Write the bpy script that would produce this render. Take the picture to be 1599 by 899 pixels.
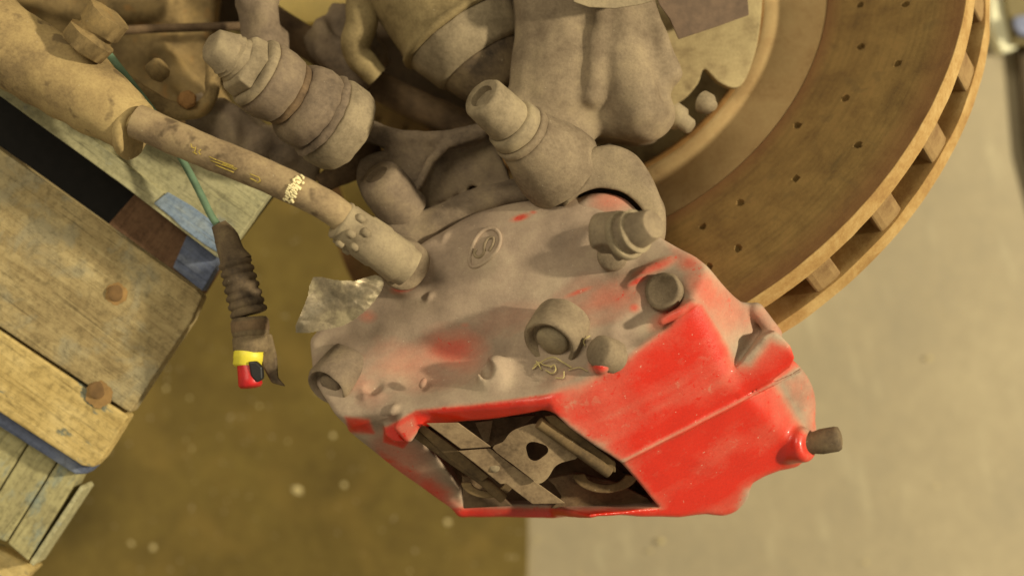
import bpy, math, random
import numpy as np
from mathutils import Vector, Matrix
random.seed(7)
rng = np.random.default_rng(7)
sc = bpy.context.scene
for o in list(bpy.data.objects): bpy.data.objects.remove(o)

# ------------------------------------------------------------------ units
# lengths below are in "u": 1 u = 0.35 mm.  X right, Y up, Z towards the lens.
S = 0.00035
D = 2400.0          # lens to the plane Z = 0, in u
FLOOR = -1500.0     # the concrete floor, in u

def Q(x, y, z=0.0):
    """point of the subject at measured position x,y (survey sheet) and depth z"""
    k = (D - z) / D
    return np.array([(x - 800.0) * k, (450.0 - y) * k, float(z)])

# ------------------------------------------------------------------ camera
cd = bpy.data.cameras.new('camera'); cam = bpy.data.objects.new('camera', cd)
sc.collection.objects.link(cam); sc.camera = cam
cam.location = (0, 0, (D - FLOOR) * S)
cd.sensor_width = 36.0
cd.lens = 36.0 * D / 1599.0
cd.clip_start = 0.02; cd.clip_end = 50
cd.dof.use_dof = True
cd.dof.focus_distance = (D + 95) * S
cd.dof.aperture_fstop = 3.4

# ------------------------------------------------------------------ light
w = bpy.data.worlds.new('World'); sc.world = w; w.use_nodes = True
bg = w.node_tree.nodes['Background']
bg.inputs[0].default_value = (1.0, 0.90, 0.66, 1); bg.inputs[1].default_value = 0.30
def area(name, loc, target, size, power, col):
    l = bpy.data.lights.new(name, 'AREA'); l.shape = 'DISK'; l.size = size; l.energy = power; l.color = col
    o = bpy.data.objects.new(name, l); sc.collection.objects.link(o)
    o.location = loc
    d = Vector(target) - Vector(loc)
    o.rotation_euler = d.to_track_quat('-Z', 'Y').to_euler()
    return o
area('work_lamp', (1.95, 0.28, 1.72), (0.05, 0, 0.5), 0.13, 66, (1.0, 0.90, 0.66))
area('fill_lamp', (-0.9, 1.3, 2.5), (0, 0, 0.5), 1.2, 24, (1.0, 0.91, 0.69))  # unseen soft fill added from the upper left to lift the darker faces
sc.view_settings.view_transform = 'Standard'; sc.view_settings.look = 'None'
sc.view_settings.gamma = 1; sc.view_settings.exposure = 0.15
sc.view_settings.use_curve_mapping = False
sc.render.engine = 'CYCLES'

# ------------------------------------------------------------------ materials
def lin(r, g, b):
    f = lambda c: (c / 255 / 12.92) if c / 255 <= 0.04045 else ((c / 255 + 0.055) / 1.055) ** 2.4
    return (f(r), f(g), f(b), 1)
def g(k, *c): return [(v[0] * k, v[1] * k, v[2] * k, 1) for v in c]
class NT:
    def __init__(s, name):
        s.m = bpy.data.materials.new(name); s.m.use_nodes = True
        s.t = s.m.node_tree; s.b = s.t.nodes['Principled BSDF']; s.L = s.t.links
        s.tc = s.t.nodes.new('ShaderNodeTexCoord')
    def n(s, typ, **kw):
        x = s.t.nodes.new(typ)
        for k, v in kw.items(): setattr(x, k, v)
        return x
    def vec(s, rot=(0, 0, 0), scale=(1, 1, 1), src='Object'):
        mr = s.n('ShaderNodeMapping'); mr.inputs['Rotation'].default_value = rot; s.L.new(s.tc.outputs[src], mr.inputs[0])
        mp = s.n('ShaderNodeMapping'); mp.inputs['Scale'].default_value = scale
        s.L.new(mr.outputs[0], mp.inputs[0]); return mp.outputs[0]
    def noise(s, px, detail=4, rough=.55, vec=None, dist=0.0):
        x = s.n('ShaderNodeTexNoise'); x.inputs['Scale'].default_value = 1 / (px * S)
        x.inputs['Detail'].default_value = detail; x.inputs['Roughness'].default_value = rough
        x.inputs['Distortion'].default_value = dist
        s.L.new(vec if vec else s.tc.outputs['Object'], x.inputs['Vector']); return x.outputs['Fac']
    def ramp(s, fac, stops, interp='LINEAR'):
        r = s.n('ShaderNodeValToRGB'); e = r.color_ramp.elements; r.color_ramp.interpolation = interp
        while len(e) < len(stops): e.new(.5)
        for el, (p, c) in zip(e, stops):
            el.position = p; el.color = c if hasattr(c, '__len__') else (c, c, c, 1)
        s.L.new(fac, r.inputs[0]); return r.outputs[0]
    def mix(s, f, a, b, mode='MIX'):
        x = s.n('ShaderNodeMix', data_type='RGBA', blend_type=mode)
        for i, v in ((0, f), (6, a), (7, b)):
            if hasattr(v, 'is_output') or isinstance(v, bpy.types.NodeSocket): s.L.new(v, x.inputs[i])
            else: x.inputs[i].default_value = v
        return x.outputs[2]
    def math(s, op, a, b=0.0, c=None, clamp=False):
        x = s.n('ShaderNodeMath', operation=op, use_clamp=clamp)
        for i, v in enumerate((a, b) if c is None else (a, b, c)):
            if isinstance(v, bpy.types.NodeSocket): s.L.new(v, x.inputs[i])
            else: x.inputs[i].default_value = v
        return x.outputs[0]
    def attr(s, name):
        x = s.n('ShaderNodeAttribute', attribute_name=name); return x.outputs['Fac']
    def set(s, k, v):
        if isinstance(v, bpy.types.NodeSocket): s.L.new(v, s.b.inputs[k])
        else: s.b.inputs[k].default_value = v
    def bump(s, h, strength=.4, dist=1.0, prev=None):
        x = s.n('ShaderNodeBump'); x.inputs['Strength'].default_value = strength; x.inputs['Distance'].default_value = dist * S
        s.L.new(h, x.inputs['Height'])
        if prev: s.L.new(prev, x.inputs['Normal'])
        return x.outputs[0]

def dusty(name, base, dark, light=None, rough=.85, bump=.6, spread=(.35, .68), big=70, specks=True, blotch=None):
    """dust-caked metal: brake dust with thinner, darker places and pale flecks"""
    t = NT(name)
    n1 = t.noise(big, 5, .6); n2 = t.noise(9, 4, .6)
    f = t.math('MULTIPLY_ADD', n2, .16, t.math('MULTIPLY', n1, .88))
    col = t.ramp(f, [(spread[0], dark), ((spread[0] + spread[1]) / 2, base), (spread[1], light or base)])
    grit = t.ramp(t.noise(4.5, 4, .75), [(.34, .89), (.5, 1.0), (.66, 1.07)])
    col = t.mix(1.0, col, grit, 'MULTIPLY')
    if blotch:
        bf = t.ramp(t.noise(40, 3, .5), [(.60, 0.0), (.68, 1.0)])
        col = t.mix(t.math('MULTIPLY', bf, .7), col, blotch)
    if specks:
        sp = t.ramp(t.noise(5.5, 1, .4), [(.79, 0.0), (.81, 1.0)])
        col = t.mix(t.math('MULTIPLY', sp, .45), col, (.55, .47, .33, 1))
    t.set('Base Color', col); t.set('Roughness', rough); t.set('Specular IOR Level', .25)
    b1 = t.bump(t.noise(3.6, 5, .75), bump * .8, 1.3)
    t.set('Normal', t.bump(t.noise(30, 3, .5), bump * .5, 2.5, b1))
    return t.m

def painted(name):
    """red caliper enamel under dust; the 'paint' attribute says how far the dust is rubbed off, plus shade painted onto the lower-left face"""
    t = NT(name)
    a = t.attr('paint')
    n1 = t.noise(66, 3, .5, dist=.3); n2 = t.noise(6, 3, .6)
    streak = t.noise(110, 3, .5, vec=t.vec(rot=(0, 0, math.radians(-28)), scale=(.45, 1.3, 1)), dist=.5)
    j = t.math('ADD', t.math('MULTIPLY', t.math('SUBTRACT', n1, .5), .55), t.math('MULTIPLY', t.math('SUBTRACT', n2, .5), .22))
    j = t.math('ADD', j, t.math('MULTIPLY', t.math('SUBTRACT', streak, .5), 1.7))
    # jitter only where paint already shows
    k = t.math('MULTIPLY', j, t.math('MULTIPLY_ADD', a, .9, .12))
    f = t.math('ADD', a, k, clamp=True)
    # small crisp rubbed spots where the coat of dust is already thin
    chip = t.ramp(t.noise(13, 4, .65, dist=.6), [(.62, 0.0), (.645, 1.0)])
    chip = t.math('MULTIPLY', chip, t.ramp(a, [(.24, 0.0), (.45, .35), (.8, .2)]))
    f = t.math('ADD', f, chip, clamp=True)
    clot = t.ramp(t.noise(17, 5, .7, dist=.4), [(.60, 0.0), (.64, 1.0)])
    f = t.math('SUBTRACT', f, t.math('MULTIPLY', clot, t.ramp(a, [(.5, 0.0), (.8, .14)])), clamp=True)
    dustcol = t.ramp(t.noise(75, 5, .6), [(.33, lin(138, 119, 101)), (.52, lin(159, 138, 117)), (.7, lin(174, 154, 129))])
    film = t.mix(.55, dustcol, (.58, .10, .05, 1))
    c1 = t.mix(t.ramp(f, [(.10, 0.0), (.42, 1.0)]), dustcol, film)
    c2 = t.mix(t.ramp(f, [(.38, 0.0), (.60, .62), (.90, 1.0)]), c1, (.56, .018, .004, 1))
    grit = t.ramp(t.noise(4.5, 4, .75), [(.34, .91), (.5, 1.0), (.66, 1.06)])
    c2 = t.mix(1.0, c2, grit, 'MULTIPLY')
    sp = t.ramp(t.noise(5.5, 1, .4), [(.775, 0.0), (.79, 1.0)])
    c2 = t.mix(t.math('MULTIPLY', sp, .4), c2, (.6, .5, .36, 1))
    t.set('Base Color', c2)
    t.set('Roughness', t.ramp(f, [(.3, .85), (.9, .36)]))
    t.set('Specular IOR Level', t.ramp(f, [(.2, .2), (.9, .5)]))
    t.set('Coat Weight', t.ramp(f, [(.5, 0.0), (.9, .38)])); t.set('Coat Roughness', .14)
    b1 = t.bump(t.noise(3.4, 5, .75), .42, 1.1)
    t.set('Normal', t.bump(t.noise(30, 3, .5), .25, 2.4, b1))
    return t.m

def rusty(name, stops, patch=None, rough=.8, big=60, rot=0.0, fine=7, ring=False):
    t = NT(name)
    v = t.vec(rot=(0, 0, rot), scale=(1, 1, 1))
    n1 = t.noise(big, 6, .62, vec=v, dist=.4); n2 = t.noise(fine, 4, .7)
    f = t.math('MULTIPLY_ADD', n2, .3, t.math('MULTIPLY', n1, .76))
    col = t.ramp(f, stops)
    if patch:
        pf = t.ramp(t.noise(48, 3, .5, dist=.8), [(.60, 0.0), (.66, 1.0)])
        col = t.mix(t.math('MULTIPLY', pf, .6), col, patch)
    if ring:
        ln = t.n('ShaderNodeVectorMath', operation='LENGTH'); t.L.new(t.tc.outputs['Object'], ln.inputs[0]); r = ln.outputs['Value']
        cb = t.n('ShaderNodeCombineXYZ'); t.L.new(r, cb.inputs[0])
        w_ = t.noise(150, 3, .5)
        t.L.new(t.math('MULTIPLY', w_, .012), cb.inputs[1])
        rr = t.noise(9, 4, .6, vec=cb.outputs[0])
        col = t.mix(1.0, col, t.ramp(rr, [(.3, .80), (.5, 1.0), (.7, 1.12)]), 'MULTIPLY')
        e = t.ramp(t.math('DIVIDE', r, 700 * S), [(.60, 0.0), (.614, .75), (.66, .1), (.90, 0.0), (.965, .55), (.985, .55)])
        col = t.mix(e, col, lin(118, 76, 46))
    t.set('Base Color', col); t.set('Roughness', rough); t.set('Specular IOR Level', .3)
    t.set('Normal', t.bump(t.noise(4, 4, .7), .5, 1.4))
    return t.m

def plain(name, col, rough=.6, var=.25, px=20, metallic=0.0, bump=.3):
    t = NT(name)
    n = t.noise(px, 4, .6)
    dk = tuple(c * (1 - var) for c in col[:3]) + (1,); lt = tuple(min(1, c * (1 + var)) for c in col[:3]) + (1,)
    t.set('Base Color', t.ramp(n, [(.3, dk), (.7, lt)])); t.set('Roughness', rough); t.set('Metallic', metallic)
    t.set('Normal', t.bump(t.noise(4, 3, .6), bump, 1.0))
    return t.m

def wood(name, stops, angle, paint=None, paint_cut=(.5, .56), gray=None):
    t = NT(name)
    v = t.vec(rot=(0, 0, angle), scale=(.10, 1.0, 1.0))
    g = t.noise(14, 6, .65, vec=v, dist=.6)
    n = t.noise(90, 4, .6)
    f = t.math('MULTIPLY_ADD', g, .5, t.math('MULTIPLY', n, .5))
    col = t.ramp(f, stops)
    if gray:
        col = t.mix(t.math('MULTIPLY', t.ramp(t.noise(85, 4, .6, dist=.5), [(.5, 0.0), (.62, 1.0)]), .75), col, gray)
    if paint:
        pf = t.ramp(t.noise(46, 5, .65, vec=t.vec(rot=(0, 0, angle), scale=(.5, 1, 1))), [(paint_cut[0], 0.0), (paint_cut[1], 1.0)])
        col = t.mix(pf, col, paint)
    crack = t.ramp(t.noise(7, 3, .6, vec=t.vec(rot=(0, 0, angle), scale=(.035, 1, 1)), dist=.3), [(.33, .68), (.39, 1.0)])
    col = t.mix(1.0, col, crack, 'MULTIPLY')
    dirt = t.ramp(t.noise(11, 4, .7), [(.3, .62), (.55, 1.0)])
    col = t.mix(1.0, col, dirt, 'MULTIPLY')
    t.set('Base Color', col); t.set('Roughness', .9); t.set('Specular IOR Level', .2)
    t.set('Normal', t.bump(g, .8, 3.0))
    return t.m

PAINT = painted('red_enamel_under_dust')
CAST = dusty('dusty_cast_iron', lin(132, 115, 92), lin(108, 92, 73), lin(150, 132, 104))
CASTP = dusty('dusty_arm_metal', lin(122, 105, 86), lin(94, 80, 66), lin(140, 122, 97))
HUB = dusty('dusty_hub_metal', lin(156, 138, 100), lin(122, 104, 74), lin(174, 156, 114))
STEEL = dusty('dusty_steel', lin(142, 126, 100), lin(114, 100, 78), lin(160, 143, 112), bump=.4)
DARK = dusty('grimy_dark_metal', lin(104, 84, 62), lin(70, 54, 40), lin(128, 104, 76))
HATR = rusty('brown_rust_lip', [(.3, lin(96, 68, 36)), (.5, lin(128, 92, 48)), (.7, lin(150, 112, 62))])
OLIVE = dusty('dusty_rubber_boot', lin(136, 118, 82), lin(106, 90, 60), lin(150, 132, 92))
RUBBER = dusty('dusty_black_rubber', lin(98, 82, 62), lin(60, 50, 40), lin(124, 106, 78), bump=.4)
HOSE = dusty('dusty_hose_rubber', lin(150, 128, 96), lin(116, 97, 74), lin(168, 146, 108), bump=.5, blotch=lin(78, 63, 46))
SLEEVE = dusty('dusty_tube_paint', lin(160, 136, 92), lin(120, 100, 70), lin(178, 154, 104), big=110, blotch=lin(84, 68, 50), bump=.35)
BLACK = plain('black_plastic', (.012, .011, .010, 1), .5)
REDP = plain('red_plastic', (.50, .012, .012, 1), .4)
YELP = plain('yellow_plastic', (.78, .66, .05, 1), .5, .1)
GREEN = plain('green_wire_sheath', (.13, .21, .12, 1), .75)
FOIL = dusty('crumpled_foil', lin(136, 122, 98), lin(98, 90, 74), lin(184, 168, 132), rough=.42, bump=.2, big=60)
TAG = plain('brown_tape', lin(96, 76, 58), .8)
YPRINT = plain('yellow_print', lin(178, 154, 66), .8, .35)
WPRINT = plain('white_band_print', lin(238, 222, 170), .7, .1)
STRAW = plain('straw', lin(186, 168, 112), .8)
DISC = rusty('rusty_friction_face', [(.30, lin(96, 74, 42)), (.46, lin(119, 93, 51)), (.60, lin(134, 107, 60)), (.72, lin(140, 107, 62))], patch=lin(112, 90, 52), ring=True)
RIM = rusty('rusty_disc_edge', [(.32, lin(130, 94, 54)), (.5, lin(160, 126, 74)), (.68, lin(184, 154, 100))], big=70)
VANE = rusty('rusty_vane', [(.3, lin(108, 78, 48)), (.6, lin(146, 118, 76))], big=40)
HAT = rusty('dusty_disc_hat', [(.32, lin(150, 118, 78)), (.5, lin(176, 146, 100)), (.68, lin(188, 160, 112))], big=90)

# ------------------------------------------------------------------ object helpers
C = sc.collection
def W(v):
    v = np.asarray(v, float); return (v - np.array([0, 0, FLOOR])) * S
ORG = {}
def thing(name, label, cat, at, group=None, kind=None, mat=None):
    o = bpy.data.objects.new(name, None); C.objects.link(o); o.empty_display_size = .02
    p = W(at)
    if mat is None: o.location = p
    else: o.matrix_world = mat
    o['label'] = label; o['category'] = cat
    if group: o['group'] = group
    if kind: o['kind'] = kind
    ORG[o.name] = p
    return o
def tag(o, label=None, cat=None, group=None, kind=None):
    for k, v in (('label', label), ('category', cat), ('group', group), ('kind', kind)):
        if v: o[k] = v
    return o
def link(name, V, F, mat, parent=None, smooth=True, local=False, root=None, attrs=None, auto=None):
    """V in u; becomes ONE mesh object, in metres"""
    V = np.asarray(V, np.float64)
    if local: X = V * S; loc = None
    else:
        X = W(V)
        if parent is not None: X = X - ORG[root or parent.name]; loc = None
        else:
            loc = np.array([X[:, 0].mean(), X[:, 1].mean(), X[:, 2].min()]); X = X - loc
    me = bpy.data.meshes.new(name)
    if isinstance(F, np.ndarray):
        n, k = F.shape
        me.vertices.add(len(X)); me.vertices.foreach_set('co', X.astype(np.float32).ravel())
        me.loops.add(n * k); me.loops.foreach_set('vertex_index', F.astype(np.int32).ravel())
        me.polygons.add(n); me.polygons.foreach_set('loop_start', np.arange(0, n * k, k, dtype=np.int32))
        me.polygons.foreach_set('loop_total', np.full(n, k, np.int32))
        me.update(calc_edges=True)
    else:
        me.from_pydata([tuple(x) for x in X], [], [tuple(int(i) for i in f) for f in F]); me.update()
    me.polygons.foreach_set('use_smooth', np.full(len(me.polygons), bool(smooth)))
    if attrs:
        for k, v in attrs.items():
            a = me.attributes.new(k, 'FLOAT', 'POINT'); a.data.foreach_set('value', np.asarray(v, np.float32))
    if auto is not None:
        me.set_sharp_from_angle(angle=math.radians(auto))
    me.materials.append(mat)
    o = bpy.data.objects.new(name, me); C.objects.link(o)
    if parent is not None:
        o.parent = parent; ORG[o.name] = ORG.get(root or parent.name)
    elif loc is not None: o.location = loc; ORG[o.name] = loc
    return o
def bevel(o, wpx, seg=2, ang=30):
    m = o.modifiers.new('bevel', 'BEVEL'); m.width = wpx * S; m.segments = seg; m.limit_method = 'ANGLE'; m.angle_limit = math.radians(ang)
    return o

def wob(P, px, amp, seed=0):
    """cheap smooth pseudo-noise of position"""
    r = np.random.default_rng(seed); out = 0
    for i in range(6):
        k = r.normal(0, 1, 3); k = k / np.linalg.norm(k) * (2 * math.pi / (px * (0.6 + .9 * r.random())))
        out = out + np.sin(P @ k + r.random() * 6.28 + 1.7 * np.sin(P @ (k[[1, 2, 0]] * .43) + r.random() * 6.28))
    return out / 6 * amp * 1.6

def frame(d):
    d = np.asarray(d, float); d = d / np.linalg.norm(d)
    a = np.array([0, 0, 1.]) if abs(d[2]) < .9 else np.array([0, 1., 0])
    u = np.cross(a, d); u /= np.linalg.norm(u); v = np.cross(d, u)
    return d, u, v
def lathe_vf(a, b, prof, seg=40, phase=0.0, cap=True, ripple=None):
    """prof: list of (t, r), t measured in u from a towards b"""
    a = np.asarray(a, float); d, u, v = frame(np.asarray(b, float) - a)
    th = phase + np.arange(seg) * 2 * math.pi / seg
    cs = np.cos(th)[:, None] * u + np.sin(th)[:, None] * v
    V = []
    for t, r in prof:
        rr = r if ripple is None else r * (1 + ripple * np.sin(th * 7 + t * .05) )[:, None]
        V.append(a + d * t + cs * rr)
    V = np.concatenate(V); F = []
    for i in range(len(prof) - 1):
        for j in range(seg):
            k = (j + 1) % seg
            F.append((i * seg + j, i * seg + k, (i + 1) * seg + k, (i + 1) * seg + j))
    if cap:
        F.append(tuple(range(seg - 1, -1, -1))); n = (len(prof) - 1) * seg; F.append(tuple(range(n, n + seg)))
    return V, F
def lathe(name, a, b, prof, mat, parent=None, seg=40, phase=0.0, root=None, warp=0.0, auto=62, **k):
    V, F = lathe_vf(a, b, prof, seg, phase)
    if warp: V = V + np.stack([wob(V, 40, warp, i) for i in range(3)], 1)
    o = link(name, V, F, mat, parent, root=root, auto=auto, **k)
    return o
def smoothpath(P, n=8):
    P = np.asarray(P, float); out = []
    E = np.vstack([2 * P[0] - P[1], P, 2 * P[-1] - P[-2]])
    for i in range(1, len(E) - 2):
        p0, p1, p2, p3 = E[i - 1:i + 3]
        for j in range(n):
            t = j / n
            out.append(.5 * (2 * p1 + (p2 - p0) * t + (2 * p0 - 5 * p1 + 4 * p2 - p3) * t * t + (3 * p1 - p0 - 3 * p2 + p3) * t ** 3))
    out.append(P[-1]); return np.array(out)
def tube_vf(P, r, seg=18):
    P = np.asarray(P, float); n = len(P); r = np.broadcast_to(np.asarray(r, float), (n,)) if np.ndim(r) == 0 or len(r) == n else np.interp(np.linspace(0, 1, n), np.linspace(0, 1, len(r)), r)
    T = np.gradient(P, axis=0); T /= np.linalg.norm(T, axis=1)[:, None]
    _, u, v = frame(T[0]); V = []; U = []
    th = np.arange(seg) * 2 * math.pi / seg
    for i in range(n):
        u = u - T[i] * (u @ T[i]); u /= np.linalg.norm(u); v = np.cross(T[i], u)
        V.append(P[i] + (np.cos(th)[:, None] * u + np.sin(th)[:, None] * v) * r[i])
    V = np.concatenate(V)
    F = [(i * seg + j, i * seg + (j + 1) % seg, (i + 1) * seg + (j + 1) % seg, (i + 1) * seg + j) for i in range(n - 1) for j in range(seg)]
    F += [tuple(range(seg - 1, -1, -1)), tuple(range((n - 1) * seg, n * seg))]
    return V, F
def tube(name, P, r, mat, parent=None, seg=18, n=8, root=None, warp=0.0, wpx=60):
    V, F = tube_vf(smoothpath(P, n), r, seg)
    if warp: V = V + np.stack([wob(V, wpx, warp, i) for i in range(3)], 1)
    return link(name, V, F, mat, parent, root=root, auto=50)
def slab(name, pts, th, mat, parent=None, bev=2.0, root=None, cuts=0, smooth=False, seg=2):
    """plate: pts are true 3D points of its upper outline (z may vary), th its thickness"""
    P = np.array(pts, float); n = len(P)
    V = np.vstack([P, P - np.array([0, 0, th])])
    A = sum(P[i][0] * P[(i + 1) % n][1] - P[(i + 1) % n][0] * P[i][1] for i in range(n))
    idx = list(range(n)) if A > 0 else list(range(n - 1, -1, -1))
    F = [tuple(idx), tuple(n + i for i in reversed(idx))]
    for a in range(n):
        i, j = idx[a], idx[(a + 1) % n]; F.append((i, n + i, n + j, j))
    o = link(name, V, F, mat, parent, smooth=smooth, root=root)
    if bev: bevel(o, bev, seg)
    return o

# ------------------------------------------------------------------ signed-distance modelling
def dot(P, v): return P @ np.asarray(v, np.float32)
def smin(a, b, k):
    h = np.clip(.5 + .5 * (b - a) / k, 0, 1); return b * (1 - h) + a * h - k * h * (1 - h)
def smax(a, b, k): return -smin(-a, -b, k)
def s_cap(P, a, b, ra, rb=None):
    rb = ra if rb is None else rb
    a = np.asarray(a, np.float32); ba = np.asarray(b, np.float32) - a
    pa = P - a; h = np.clip(dot(pa, ba) / float(ba @ ba), 0, 1)
    return np.sqrt(((pa - h[:, None] * ba) ** 2).sum(1)) - (ra + (rb - ra) * h)
def s_cyl(P, a, b, r, rnd=3.0):
    a = np.asarray(a, np.float32); ba = np.asarray(b, np.float32) - a; L = float(np.linalg.norm(ba)); d = ba / L
    pa = P - a; t = dot(pa, d); q = np.sqrt(np.maximum((pa * pa).sum(1) - t * t, 0))
    dx = q - r + rnd; dy = np.abs(t - L / 2) - L / 2 + rnd
    return np.sqrt(np.maximum(dx, 0) ** 2 + np.maximum(dy, 0) ** 2) + np.minimum(np.maximum(dx, dy), 0) - rnd
def s_ell(P, c, r, rot=0.0):
    q = P - np.asarray(c, np.float32); cs, sn = math.cos(rot), math.sin(rot)
    q = np.stack([q[:, 0] * cs + q[:, 1] * sn, -q[:, 0] * sn + q[:, 1] * cs, q[:, 2]], 1) / np.asarray(r, np.float32)
    l = np.sqrt((q * q).sum(1)); return (l - 1) * min(r)
def s_pl(P, p1, p2, p3):
    n = np.cross(np.asarray(p2) - p1, np.asarray(p3) - p1); n /= np.linalg.norm(n)
    if n[2] < 0: n = -n
    return dot(P - np.asarray(p1, np.float32), n)
def s_poly(P, poly):
    poly = np.asarray(poly, np.float32)[:, :2]; x = P[:, 0]; y = P[:, 1]
    d = np.full(len(P), 1e12, np.float32); s = np.ones(len(P), np.float32); n = len(poly)
    for i in range(n):
        vi = poly[i]; vj = poly[i - 1]; ex, ey = vj - vi; wx = x - vi[0]; wy = y - vi[1]
        t = np.clip((wx * ex + wy * ey) / (ex * ex + ey * ey), 0, 1)
        bx = wx - ex * t; by = wy - ey * t; d = np.minimum(d, bx * bx + by * by)
        c1 = y >= vi[1]; c2 = y < vj[1]; c3 = ex * wy > ey * wx
        flip = (c1 & c2 & c3) | (~c1 & ~c2 & ~c3); s = np.where(flip, -s, s)
    return s * np.sqrt(d)
def s_prism(P, poly, z0, z1, rnd=4.0):
    dx = s_poly(P, poly) + rnd; dz = np.abs(P[:, 2] - (z0 + z1) / 2) - (z1 - z0) / 2 + rnd
    return np.sqrt(np.maximum(dx, 0) ** 2 + np.maximum(dz, 0) ** 2) + np.minimum(np.maximum(dx, dz), 0) - rnd
def s_path(P, pts, r):
    d = None
    r = [r] * len(pts) if np.ndim(r) == 0 else r
    for i in range(len(pts) - 1):
        e = s_cap(P, pts[i], pts[i + 1], r[i], r[i + 1]); d = e if d is None else np.minimum(d, e)
    return d
def smooth_curve(pts, n=4, closed=True):
    P = np.asarray(pts, float); N = len(P); out = []
    for i in range(N):
        p0, p1, p2, p3 = P[i - 1], P[i], P[(i + 1) % N], P[(i + 2) % N]
        for j in range(n):
            t = j / n
            out.append(.5 * (2 * p1 + (p2 - p0) * t + (2 * p0 - 5 * p1 + 4 * p2 - p3) * t * t + (3 * p1 - p0 - 3 * p2 + p3) * t ** 3))
    return np.array(out)

def nets(f, lo, hi, h):
    """surface nets, evaluated only near the surface"""
    K = 6
    lo = np.asarray(lo, np.float32); n = np.ceil((np.asarray(hi) - lo) / (h * K)).astype(int)
    cs = [lo[i] + (np.arange(n[i]) + .5) * h * K for i in range(3)]
    G = np.stack(np.meshgrid(*cs, indexing='ij'), -1).reshape(-1, 3).astype(np.float32)
    dc = f(G)
    act = np.abs(dc) < h * K * 1.25
    full = n * K
    Vv = np.repeat(np.repeat(np.repeat(dc.reshape(n), K, 0), K, 1), K, 2).astype(np.float32)
    ids = np.nonzero(act)[0]
    off = np.stack(np.meshgrid(*(np.arange(K),) * 3, indexing='ij'), -1).reshape(-1, 3)
    base = np.stack(np.unravel_index(ids, n), 1) * K
    for s in range(0, len(ids), 3000):
        I = (base[s:s + 3000, None, :] + off[None]).reshape(-1, 3)
        P = (lo + (I + .5) * h).astype(np.float32)
        Vv[I[:, 0], I[:, 1], I[:, 2]] = f(P)
    Vv[[0, -1]] = np.maximum(Vv[[0, -1]], .1); Vv[:, [0, -1]] = np.maximum(Vv[:, [0, -1]], .1); Vv[:, :, [0, -1]] = np.maximum(Vv[:, :, [0, -1]], .1)
    inside = Vv < 0
    c = np.zeros(np.array(Vv.shape) - 1, np.int8)
    for dx in (0, 1):
        for dy in (0, 1):
            for dz in (0, 1):
                c += inside[dx:dx + c.shape[0], dy:dy + c.shape[1], dz:dz + c.shape[2]]
    cell = (c > 0) & (c < 8)
    I = np.argwhere(cell); vid = np.full(c.shape, -1, np.int64); vid[cell] = np.arange(len(I))
    acc = np.zeros((len(I), 3), np.float32); cnt = np.zeros(len(I), np.float32)
    corner = {}
    for dx in (0, 1):
        for dy in (0, 1):
            for dz in (0, 1): corner[dx, dy, dz] = Vv[I[:, 0] + dx, I[:, 1] + dy, I[:, 2] + dz]
    for a in corner:
        for ax in range(3):
            if a[ax] == 0:
                b = list(a); b[ax] = 1; b = tuple(b); va, vb = corner[a], corner[b]
                m = (va < 0) != (vb < 0); t = np.where(m, va / np.where(m, va - vb, 1), 0)
                p = np.array(a, np.float32)[None].repeat(len(I), 0); p[:, ax] = t
                acc += p * m[:, None]; cnt += m
    X = lo + (I + .5 + acc / cnt[:, None]) * h
    F = []
    for ax in range(3):
        o1, o2 = (ax + 1) % 3, (ax + 2) % 3
        sl0 = [slice(1, -1)] * 3; sl1 = [slice(1, -1)] * 3
        sl0[ax] = slice(0, -1); sl1[ax] = slice(1, None)
        A = inside[tuple(sl0)]; B = inside[tuple(sl1)]
        J = np.argwhere(A != B); st = A[tuple(J.T)]
        J = J + np.array([0 if i == ax else 1 for i in range(3)])
        q = []
        for d1, d2 in ((-1, -1), (0, -1), (0, 0), (-1, 0)):
            K2 = J.copy(); K2[:, o1] += d1; K2[:, o2] += d2; q.append(vid[tuple(K2.T)])
        q = np.stack(q, 1); q[~st] = q[~st][:, ::-1]
        F.append(q)
    F = np.concatenate(F); F = F[(F >= 0).all(1)]
    X = X.astype(np.float64); N = len(X); a_ = F.ravel(); b_ = np.roll(F, -1, 1).ravel()
    ii = np.concatenate([a_, b_]); jj = np.concatenate([b_, a_]); deg = np.maximum(np.bincount(ii, minlength=N), 1)
    for lam in (.6, -.4, .6, -.4, .5):
        M_ = np.stack([np.bincount(ii, weights=X[jj, c], minlength=N) / deg for c in range(3)], 1); X = X + (M_ - X) * lam
    return X.astype(np.float64), F
def cast(name, f, lo, hi, h, mat, parent, amp=1.2, wpx=45, paint=None, root=None):
    g = (lambda P: f(P) + wob(P, wpx, amp, 3).astype(np.float32)) if amp else f
    X, F = nets(g, lo, hi, h)
    at = {'paint': paint(X)} if paint else None
    return link(name, X, F, mat, parent, attrs=at, root=root)
def sheet_xy(X):
    """surveyed x,y of points (for placing rubbed spots)"""
    k = D / (D - X[:, 2]); return np.stack([800 + X[:, 0] * k, 450 - X[:, 1] * k], 1)
def bounds(pts, pad, z0, z1):
    P = np.array(pts); return ([P[:, 0].min() - pad, P[:, 1].min() - pad, z0], [P[:, 0].max() + pad, P[:, 1].max() + pad, z1])
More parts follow.
